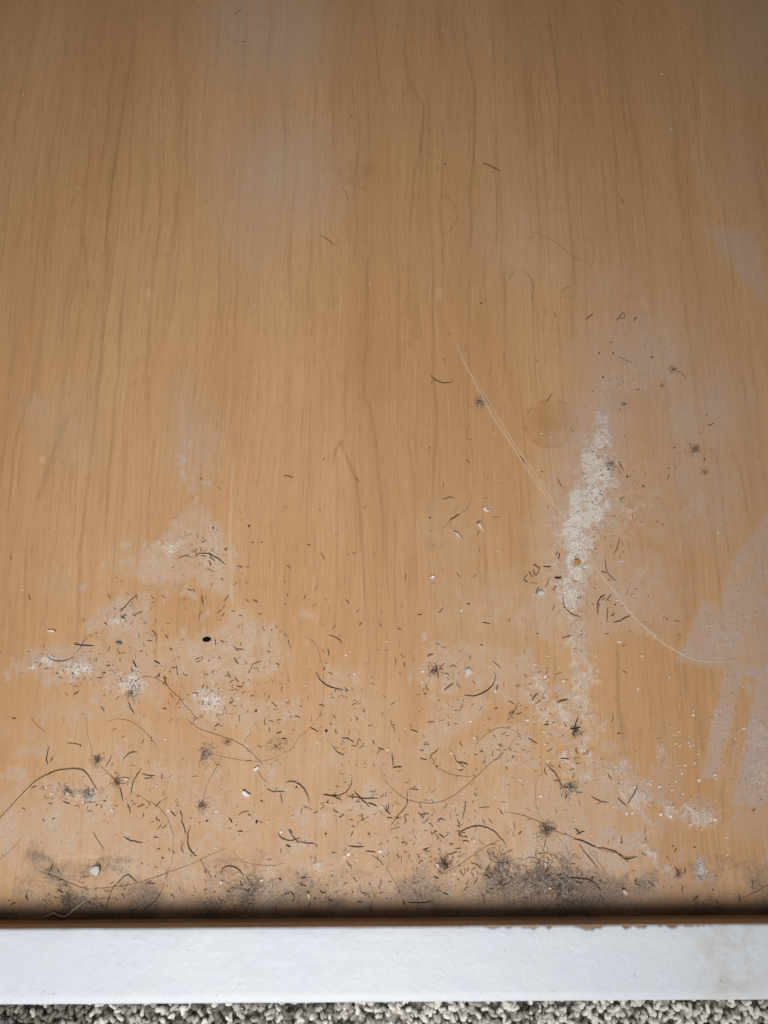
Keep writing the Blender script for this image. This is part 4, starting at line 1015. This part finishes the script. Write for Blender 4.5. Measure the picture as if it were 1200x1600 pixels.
# (count, cx, cy, sx, sy)  where more of them lie
DENS = [(46, 340, 1025, 70, 40), (26, 330, 1095, 32, 26), (26, 205, 1070, 34, 34), (14, 120, 1040, 40, 25), (16, 190, 965, 32, 24), (22, 320, 870, 30, 30), (26, 430, 1120, 45, 32), (26, 545, 1140, 38, 45),
        (22, 660, 1280, 50, 20), (34, 640, 1320, 70, 26), (40, 740, 1320, 70, 40), (55, 780, 1370, 90, 26), (44, 400, 1390, 110, 20), (34, 140, 1390, 90, 18), (26, 560, 1260, 60, 22), (20, 560, 1390, 60, 20),
        (26, 860, 1100, 40, 40), (24, 900, 1190, 40, 34), (22, 780, 1170, 46, 34), (20, 690, 1060, 50, 36), (16, 950, 940, 50, 40), (12, 960, 790, 34, 60), (18, 250, 1260, 80, 36), (12, 130, 1240, 40, 18),
        (30, 480, 1000, 120, 90), (30, 600, 1180, 200, 80), (16, 980, 1340, 90, 40), (12, 700, 830, 60, 60), (14, 960, 570, 60, 60), (14, 1080, 690, 60, 60), (14, 560, 860, 120, 80), (10, 830, 600, 160, 100), (24, 330, 1310, 120, 50)]
rest = Batch()
cand = []
for n, cx, cy, sx, sy in DENS:
    for _ in range(int(n * .62)):
        u, v = random.gauss(cx, sx * .85), random.gauss(cy, sy * .85)
        if v > 1424 or not (0 < u < 1200) or math.hypot(u - 323, v - 999) < 16: continue
        faint = random.random() < .45
        cand.append((random.uniform(1.0, 1.6) if faint else random.uniform(1.4, 2.1), rand_clip(u, v, 4, 10 if faint else 12), 'b' if faint else 'k'))
cand.sort(key=lambda c: -c[0] * math.dist(c[1][0], c[1][2]))
room = 296 - n_clip
for w, pts, c in cand[:room]:
    clipping(w, pts, c)
TONE = {'k': (.036, .024, .017), 'b': (.16, .10, .06)}
for w, pts, c in cand[room:]:
    v, f = hair_arrays(pts, w)
    rest.add(v, f, TONE[c])
for _ in range(950):                               # fine broken bits in the dust
    n, cx, cy, sx, sy = random.choice(DENS[:26])
    u, v = random.gauss(cx, sx * 1.1), random.gauss(cy, sy * 1.1)
    if v > 1426 or not (-20 < u < 1220): continue
    vv, f = hair_arrays(rand_clip(u, v, 2.5, 9), random.uniform(.7, 1.4))
    rest.add(vv, f, random.choice([(.05, .034, .024), (.16, .10, .06), (.22, .17, .13), (.30, .22, .16), (.58, .50, .42)]))
tag(link("hair_fragments", rest.mesh("hair_fragments"), M_tone), "fine broken hair fragments strewn through the dust", "hair fragments", kind="stuff")

# ------------------------------------------------------------------ lint balls and tufts
def lint(u, v, r_px, n, cols, label, flat=.35, sx=1.0):
    """a felted tuft: many fine fibres curling inside a low cushion"""
    B = Batch()
    c = px_floor(u, v)
    R = r_px * .95 / PXM
    n = int(n * .9)
    for i in range(n):
        a = random.uniform(0, 2 * math.pi)
        rr = R * min(1.0, abs(random.gauss(0, .55)))
        p = np.array([math.cos(a) * rr * sx, math.sin(a) * rr, 0.0])
        p[2] = R * flat * random.uniform(.05, 1.0) * max(0.1, 1 - rr / R)
        sgn = random.choice((-1, 1)); d = np.array([-math.sin(a) * sgn, math.cos(a) * sgn, 0]) + rng.normal(size=3) * np.array([.55, .55, .15]); d /= np.linalg.norm(d)
        turn = random.uniform(-1.2, 1.2)
        P = []
        L = R * random.uniform(.25, .8) * (1.5 if random.random() < .05 else 1)
        for k in range(6):
            P.append(p.copy())
            ct, st_ = math.cos(turn * .7), math.sin(turn * .7)
            d = np.array([d[0] * ct - d[1] * st_, d[0] * st_ + d[1] * ct, d[2] * .6 + random.gauss(0, .08)])
            d /= np.linalg.norm(d)
            p = p + d * L / 5
        P = np.array(P); P[:, 2] = np.maximum(P[:, 2], 0.00004)
        vv, f = tube_arrays(P, np.full(6, random.uniform(.014, .030) / 1000 * (1 + r_px / 50)), 4)
        col = random.choice(cols); k = random.uniform(.7, 1.3)
        B.add(vv, f, tuple(min(1, q * k) for q in col))
    me = B.mesh("lint")
    o = link("lint_ball", me, M_tone)
    o.location = c
    o.location.z += .6 * panel_z(c.x, c.y)
    tag(o, label, "lint", "lint balls and tufts")
DK = [(.075, .054, .039), (.15, .115, .088), (.27, .215, .168)]
BR = [(.17, .12, .08), (.26, .19, .13), (.36, .28, .20)]
GY_ = [(.24, .195, .16), (.44, .385, .335), (.70, .645, .59)]
for a in [
    (750, 629, 13, 110, GY_ + DK, "silvery grey lint ball beside the long pale hairs"),
    (153, 1186, 10, 90, BR + DK, "upper of two brown lint balls at left above the grey smear"),
    (183, 1222, 10, 90, BR + DK, "lower of two brown lint balls at left beside the leaning black hair"),
    (317, 1259, 11, 80, DK + GY_, "grey lint tuft at the lower end of the straight leaning brown hair"),
    (356, 1159, 7, 60, BR, "tiny brown lint spot on the long hair left of centre"),
    (432, 1166, 11, 60, BR, "flat brown lint smudge under the big C-shaped hair", .2, 2.0),
    (323, 1180, 16, 90, GY_ + DK, "grey and white lint clump left of centre, above the white chip"),
    (853, 1298, 15, 110, DK + BR, "dark fuzzy lint knot in the long tangle near the rail", .35, 1.3),
    (890, 1232, 15, 110, DK + GY_, "dark lint knot at the foot of the caked streak"),
    (695, 1350, 14, 100, DK, "black matted lint clump at the left end of the dark grime heap"),
    (882, 1386, 36, 150, DK + GY_, "large dark grey dust heap against the rail's shadow, right of centre", .2, 1.3),
    (838, 1368, 34, 110, DK + GY_, "grey dust heap just above and left of the large dark one", .16, 1.4),
    (780, 1358, 34, 60, DK + GY_, "thin dark fluff at the upper left edge of the grime heap", .14, 1.5),
    (899, 1142, 12, 70, DK, "small black star-shaped tuft on the lower caked streak"),
    (953, 727, 12, 60, DK + GY_, "greyish tuft on the upper caked streak"),
    (1085, 702, 14, 70, DK + BR, "mossy brown lint patch at the right, below the smudged spots"),
    (1101, 738, 8, 50, BR, "small brown lint spot at the right, lowest of the smudges"),
    (975, 632, 7, 45, BR, "small brown lint spot right of the top of the caked streak"),
    (1033, 602, 7, 40, BR, "faint brown lint speck left of the dusty hair at upper right"),
    (1052, 578, 8, 45, BR + DK, "brown lint bit at the end of the dusty hair at upper right"),
    (680, 1048, 13, 50, DK, "spiky black tuft left of the smile-shaped hair"),
    (133, 1240, 14, 60, GY_, "grey fluff inside the grey smear at far left"),
    (105, 1235, 14, 50, GY_ + DK, "darker fluff at the left end of the grey smear"),
    (205, 1083, 13, 60, DK + GY_, "grey fluff at the lower tip of the left dust patches"),
    (1060, 1366, 9, 50, DK, "dark fluff at the lower end of the pale streak near the rail, right"),
    (390, 1390, 34, 70, DK + GY_, "loose grey fluff in the grime left of the pale patch"),
    (105, 1405, 16, 70, DK + BR, "brown fluff in the rail's shadow beside the tan thread", .2, 1.5),
]:
    lint(*a)
# fuzz trailing along the long tangle: fine fibres of the same knot

# ------------------------------------------------------------------ crumbs, flakes
def chunk(u, v, r_px, mat, name, label, cat, group=None, squash=.6, ax=1.0, rot=None, subdiv=1, jit=.22):
    bm = bmesh.new()
    bmesh.ops.create_icosphere(bm, subdivisions=subdiv, radius=1.0)
    R = r_px / PXM
    for q in bm.verts:
        k = 1 + random.uniform(-jit, jit)
        q.co = Vector((q.co.x * ax * k, q.co.y * k, max(q.co.z * squash * k, -squash * .55) + squash * .5)) * R
    me = bpy.data.meshes.new(name); bm.to_mesh(me); bm.free()
    if subdiv > 1: me.polygons.foreach_set("use_smooth", [True] * len(me.polygons))
    o = link(name, me, mat)
    o.location = px_floor(u, v) + Vector((0, 0, 0.00003))
    o.location.z += .7 * panel_z(o.location.x, o.location.y)
    o.rotation_euler = (0, 0, random.uniform(0, 6.28) if rot is None else rot)
    return tag(o, label, cat, group)

def flake(outline, z0, th, mat, name, label, cat, curl=0.0, group=None):
    """a thin chip with thickness, its edge traced, curled up across"""
    pts = [px_floor(*p) for p in outline]
    c = sum(pts, Vector()) / len(pts)
    pts = [c + (p - c) * random.uniform(.74, .92) for p in pts]
    bm = bmesh.new()
    R = max((p - c).length for p in pts)
    rings = []
    for s, zt in ((1, 0), (1, 1), (.55, 1)):
        rings.append([bm.verts.new(((p.x - c.x) * s, (p.y - c.y) * s, z0 + zt * th * (1.25 if s < 1 else 1) + curl * R * (((p - c).length * s) / R) ** 2)) for p in pts])
    n = len(pts)
    for a, b in zip(rings[:-1], rings[1:]):
        for i in range(n):
            bm.faces.new((a[i], a[(i + 1) % n], b[(i + 1) % n], b[i]))
    bm.faces.new(rings[-1]); bm.faces.new(rings[0][::-1])
    bmesh.ops.recalc_face_normals(bm, faces=bm.faces)
    me = bpy.data.meshes.new(name); bm.to_mesh(me); bm.free()
    o = link(name, me, mat)
    o.location = c
    o.location.z += panel_z(c.x, c.y)
    return tag(o, label, cat, group)

chunk(323, 999.5, 3.6, M_black, "pellet", "tiny jet black oval pellet on the left dust patch", "pellet", squash=.75, ax=1.85, rot=0, subdiv=3, jit=0.02)
flake([(139, 1360), (143, 1354), (150, 1351), (156, 1352), (157, 1362), (152, 1370), (145, 1367)], 0.00005, .0004, M_pale, "flake", "off-white angular flake in the grime at left near the rail", "flake")
flake([(378, 1236), (382, 1234), (386, 1238), (393, 1242), (391, 1246), (384, 1245), (380, 1242)], 0.00005, .0004, M_white, "flake", "bright white curved chip below the left dust patches", "flake", .35)
flake([(73, 985), (80, 984), (86, 985), (89, 989), (84, 987.5), (78, 987)], 0.00005, .0003, M_white, "flake", "thin white curled flake alone at far left above the dust patch", "flake", .3)
flake([(180, 1003), (184, 1002), (191, 1003), (192, 1008), (186, 1009), (182, 1007)], 0.00005, .0004, M_blue, "flake", "small blue-grey flake left of the black pellet", "flake")
chunk(138, 1246, 5.2, M_bead, "bead", "flat grey bead in the grey smear at far left", "bead", squash=.22, ax=1.2, rot=0, subdiv=3, jit=.03)
flake([(754, 793), (758, 792), (759, 797), (766, 798), (764, 800), (755, 800)], 0.00005, .0003, M_white, "flake", "white L-shaped chip above the pale chips right of centre", "flake", .2)
flake([(707, 831), (714, 832), (719, 837), (724, 844), (722, 846), (717, 840), (711, 834)], 0.00005, .0004, M_cream, "flake", "pale narrow bent chip right of centre", "flake", .4)
flake([(744, 819), (749, 816), (754, 824), (759, 831), (757, 832), (750, 826)], 0.00005, .00025, M_cream, "flake", "translucent tan triangular chip beside the narrow bent chip", "flake", .2)
flake([(672, 902), (676, 899), (680, 901), (678, 904), (673, 904)], 0.00005, .0004, M_white, "flake", "tiny bright white chip on bare wood, lower than the narrow bent chip", "flake", .2)
flake([(396, 1201), (400, 1199), (404, 1196), (405, 1200), (400, 1206), (397, 1205)], 0.00005, .0003, M_white, "flake", "pale pinkish flake just above the bright white curved chip", "flake", .3)
flake([(192, 1215), (200, 1216), (203, 1218), (199, 1219), (193, 1217.5)], 0.00005, .0002, M_cream, "flake", "thin cream sliver next to the lower brown lint ball", "flake", .2)
flake([(896, 874), (903, 872), (908, 877), (904, 884), (897, 882)], 0.00005, .0003, M_yellow, "flake", "small amber chip in the middle of the caked streak", "flake")
flake([(838, 927), (843, 922), (849, 925), (850, 929), (845, 932), (840, 931)], 0.00005, .0003, M_pale, "flake", "white crumbly flake left of the caked streak below the clipping cluster", "flake", .2)
flake([(725, 1046), (733, 1043), (740, 1050), (736, 1055), (727, 1053)], 0.00005, .0003, M_pale, "flake", "pale dusty flake above the smile-shaped hair", "flake")
flake([(971, 1389), (975, 1388), (980, 1395), (977, 1399), (973, 1396)], 0.00005, .0005, M_cream, "flake", "cream flake near the rail right of the dark grime heap", "flake", .2)
flake([(480, 1396), (484, 1394), (485, 1402), (482, 1405)], 0.00005, .0005, M_cream, "flake", "cream splinter in the grime below the pale patch", "flake", .2)
flake([(298, 1085), (303, 1083), (310, 1084), (306, 1088)], 0.00005, .0003, M_pale, "flake", "pale sliver at the left end of the clumped left dust", "flake", .2)

CR = [  # u, v, r, kind
 (37,149,3,'c'),(122,294,2.6,'c'),(1034,116,3.4,'w'),(1048,202,3.6,'c'),(1137,106,2.4,'c'),(1137,176,2.2,'c'),(1032,60,2.4,'c'),(838,161,2.4,'c'),(883,157,2.2,'t'),(925,163,2.4,'t'),(792,57,3,'t'),(1029,267,2.2,'c'),(1154,446,2.8,'c'),(1060,515,2.2,'c'),
 (578,444,2.4,'c'),(300,530,2.4,'c'),(1112,570,2.4,'c'),(1138,665,2.4,'c'),(1168,640,2,'c'),(772,677,2.6,'w'),(779,750,2.6,'w'),(797,797,2.4,'c'),(778,861,2.8,'w'),(855,821,3,'c'),(1122,832,2.8,'w'),(1126,762,2,'c'),(972,868,3,'c'),(972,877,3,'w'),(1006,893,2.4,'c'),
 (846,677,3,'c'),(860,683,3,'c'),(36,922,2.4,'w'),(28,1003,2,'c'),(18,1028,2.2,'w'),(92,1015,2.8,'c'),(258,1155,2.8,'w'),(245,1228,3.4,'w'),(175,1266,3.4,'w'),(263,1267,3.6,'w'),(80,1240,3.6,'w'),(106,1239,4,'w'),(155,1239,3,'c'),(130,1253,3.5,'w'),(72,1230,2.6,'w'),(110,1155,2.2,'c'),
 (338,1267,3.8,'w'),(308,1286,3.4,'c'),(439,1299,4.2,'w'),(457,1277,4.4,'c'),(419,1284,3.4,'c'),(463,1222,3,'c'),(545,1334,4.6,'w'),(538,1338,4,'c'),(596,1260,4.8,'c'),(594,1330,4.4,'w'),(346,1379,4,'w'),(409,1375,4,'w'),(483,1398,3.4,'c'),(456,1280,3,'t'),(438,1278,2.6,'c'),(372,1091,3.2,'w'),(541,1024,3.2,'w'),(554,1053,3,'w'),
 (477,1071,2.6,'c'),(496,1160,3,'w'),(500,1162,2.4,'c'),(721,954,3.4,'w'),(661,1049,4,'w'),(660,1066,3,'w'),(735,1127,3.8,'w'),(741,1153,3.4,'w'),(705,1177,4.4,'c'),(774,1080,3.6,'w'),(824,1125,4.4,'w'),(836,1038,4.4,'c'),(852,1057,4.2,'w'),(829,1072,4,'c'),(850,1144,3,'w'),(851,1162,3,'w'),(880,1064,4,'w'),(810,1101,3,'c'),(709,1112,3,'c'),(766,1041,4,'c'),(605,1171,4.6,'c'),
 (604,1002,3,'c'),(845,1244,4,'w'),(813,1218,4,'c'),(675,1004,2.6,'c'),(708,1258,3.6,'c'),(774,1245,3,'c'),(670,1321,3.4,'c'),(741,1314,4.2,'c'),(852,1349,4,'w'),(711,1365,3.6,'c'),(684,1352,4.6,'w'),(877,1377,3.6,'c'),(859,1388,3.6,'w'),(638,1246,3,'c'),(844,1244,3,'w'),(979,1271,4,'w'),(988,1270,3.6,'w'),(924,1305,3.6,'c'),(991,1230,3.6,'w'),(959,1260,4,'c'),
 (1030,1229,4.4,'w'),(1092,1219,5,'w'),(1065,1208,4,'c'),(1117,1210,5,'c'),(1047,1275,5,'w'),(1117,1280,5,'w'),(1078,1288,5,'c'),(1134,1308,4,'c'),(1136,1335,3.6,'c'),(1141,1399,3.4,'c'),(1083,1117,4,'w'),(1083,1110,3.6,'c'),(1046,1058,3,'w'),(997,1076,3.4,'w'),(1060,1143,3.4,'c'),(1162,1138,3.6,'w'),(1076,1160,4,'c'),(1049,1136,3,'c'),
 (968,1003,3.6,'w'),(1110,978,3,'c'),(1003,1025,4,'c'),(965,1002,3,'c'),(1067,1240,4.5,'c'),(1085,1192,4.6,'c'),(1070,1195,4,'w'),(986,1230,3,'c'),(1051,1260,4.5,'c'),(1032,1272,4.5,'w'),
]
def cr_zone(u, v):
    if v < 700: return "{} speck on the clean upper part of the panel", "pale specks on the upper panel"
    if v > 1300: return "{} crumb in the grimy strip along the white rail", "pale crumbs along the rail"
    if u > 1010: return "{} crumb stuck to the streaky wood at the right side", "cream crumbs at the right side"
    if u > 800: return "{} crumb on or beside the caked dust streak", "white crumbs by the caked streak"
    if u < 465: return "{} crumb on the left third of the panel below clean wood", "pale crumbs at left"
    return "{} crumb on the middle of the panel between dust patches", "pale crumbs in the middle"
def cr_label(lab, r, k):
    return lab.format(('minute ' if r < 2.5 else 'tiny ' if r < 3.7 else 'small ') + {'w': 'white', 'c': 'cream', 't': 'tan'}[k])
MM = {'w': M_white, 'c': M_cream, 't': M_tanc}
for u, v, r, k in CR:
    lab, g = cr_zone(u, v)
    chunk(u, v, r * .50, MM[k], "crumb", cr_label(lab, r, k), "crumb", g, squash=.42, ax=random.uniform(1, 1.5))
# more of the same in the places where they lie thickest
n_cr = len(CR)
for n, cx, cy, sx, sy in [(46, 1080, 1170, 34, 50), (26, 1070, 1262, 40, 16), (16, 1010, 1230, 20, 30), (16, 850, 1060, 20, 24), (10, 960, 860, 30, 60), (14, 740, 1200, 90, 60), (10, 430, 1290, 100, 50), (8, 200, 1240, 80, 30), (10, 1155, 1150, 14, 50), (8, 650, 1330, 120, 40)]:
    for _ in range(n):
        if n_cr >= 296: break
        u, v = random.gauss(cx, sx), random.gauss(cy, sy)
        if not (0 < u < 1200 and v < 1420): continue
        lab, g = cr_zone(u, v)
        k = random.choice('cctt'); r = random.uniform(.8, 1.9)
        chunk(u, v, r, MM[k], "crumb", cr_label(lab, r * 2, k), "crumb", g, squash=.38, ax=random.uniform(1, 1.6))
        n_cr += 1
# dark crumbs
for i, (u, v, r) in enumerate([(980, 745, 3.6), (928, 839, 2.6), (930, 857, 2.2), (1101, 718, 3), (752, 474, 3), (936, 552, 3), (958, 552, 3.2), (942, 590, 3), (1019, 558, 3), (696, 257, 3), (1064, 44, 2.2), (840, 990, 2.4), (961, 945, 2.6),
                               (925, 1372, 3.6), (509, 1303, 3), (401, 1284, 3.4), (323, 1283, 2.8), (463, 1230, 3), (126, 1165, 2.4), (91, 1361, 2.2), (222, 1349, 2.2), (14, 1407, 2.2), (971, 1316, 3), (1085, 1324, 2.4), (877, 1386, 5), (847, 737, 2.4), (762, 748, 2), (672, 809, 3), (671, 700, 2.6),
                               (389, 822, 3), (333, 825, 3), (212, 1064, 2.4), (180, 1052, 2.2), (505, 1103, 2), (570, 1193, 2), (400, 1111, 4), (510, 1142, 4), (655, 1112, 2), (940, 743, 2.6), (957, 745, 2.2)]):
    if v < 700: lab, g = "tiny dark crumb on the upper part of the panel", "dark crumbs on the upper panel"
    elif v < 1200: lab, g = "tiny dark crumb scattered over the middle of the panel", "dark crumbs on the middle"
    else: lab, g = "tiny dark crumb on the lower panel near the white rail", "dark crumbs near the rail"
    chunk(u, v, r * .52, M_dark, "dark_crumb", lab, "crumb", g, squash=.42, ax=random.uniform(1, 1.5))

# ------------------------------------------------------------------ loose dust grains (too many to count)
def dust_grains():
    inview = (u0 > -60) & (u0 < 1260) & (v0 > -40)
    cell = np.ones_like(gx)
    wgt = inview * (cakeA ** 1.5 * 1.1 + filmA ** 2 * .42 + grimeA * .55 + .010 + .05 * sstep(900, 1300, v0))
    wgt = wgt * (0.25 + sstep(.45, .75, fbm(gx * 700, gy * 700, 91, 3)) * 1.6)
    p = wgt / wgt.sum()
    Ng = 30000
    idx = rng.choice(len(gx), Ng, p=p)
    X = gx[idx] + rng.uniform(-.5, .5, Ng) * STEP * 1.6
    Y = np.maximum(gy[idx] + rng.uniform(-.5, .5, Ng) * STEP * 1.6, Y_IN + .0003)
    ck, gm = cakeA[idx], grimeA[idx]
    r = rng.lognormal(math.log(.000055), .45, Ng) * (1 + .5 * ck)
    r = np.minimum(r, .00024)
    octa = np.array([(1, 0, 0), (0, 1, 0), (-1, 0, 0), (0, -1, 0), (0, 0, 1), (0, 0, -.4)], float)
    tri = np.array([(0, 1, 4), (1, 2, 4), (2, 3, 4), (3, 0, 4), (1, 0, 5), (2, 1, 5), (3, 2, 5), (0, 3, 5)])
    ang = rng.uniform(0, 2 * np.pi, Ng)
    s = rng.uniform(.6, 1.5, (Ng, 6, 1))
    v = octa[None] * s
    ca, sa = np.cos(ang)[:, None], np.sin(ang)[:, None]
    vx = v[..., 0] * ca - v[..., 1] * sa; vy = v[..., 0] * sa + v[..., 1] * ca
    vz = v[..., 2] * .75 + .3
    V3 = np.stack([X[:, None] + vx * r[:, None], Y[:, None] + vy * r[:, None], np.maximum(vz * r[:, None], .00001) + (crust[idx] * .9)[:, None]], -1).reshape(-1, 3)
    T = (tri[None] + (np.arange(Ng) * 6)[:, None, None]).reshape(-1, 3)
    me = bpy.data.meshes.new("dust_grains")
    me.vertices.add(len(V3)); me.vertices.foreach_set("co", V3.astype(np.float32).ravel())
    me.loops.add(len(T) * 3); me.polygons.add(len(T))
    me.loops.foreach_set("vertex_index", T.astype(np.int32).ravel())
    me.polygons.foreach_set("loop_start", np.arange(len(T), dtype=np.int32) * 3)
    me.update(); me.validate()
    pick = rng.random(Ng)
    base = np.where((pick < .55)[:, None], np.array([.66, .60, .53]), np.where((pick < .82)[:, None], np.array([.48, .38, .28]), np.array([.20, .16, .13])))
    base = np.where(((ck > .3) & (pick < .85))[:, None], np.array([.66, .60, .53]), base)
    base = np.where(((gm > .3) & (pick < .72))[:, None], np.array([.16, .135, .115]), base)
    base = base * rng.uniform(.75, 1.12, (Ng, 1))
    c = np.repeat(base, 6, axis=0)
    add_col(me, "tone", c[:, 0], c[:, 1], c[:, 2])
    o = link("dust_grains", me, M_tone)
    tag(o, "pale powdery dust grains caked and scattered over the panel", "dust", kind="stuff")
dust_grains()
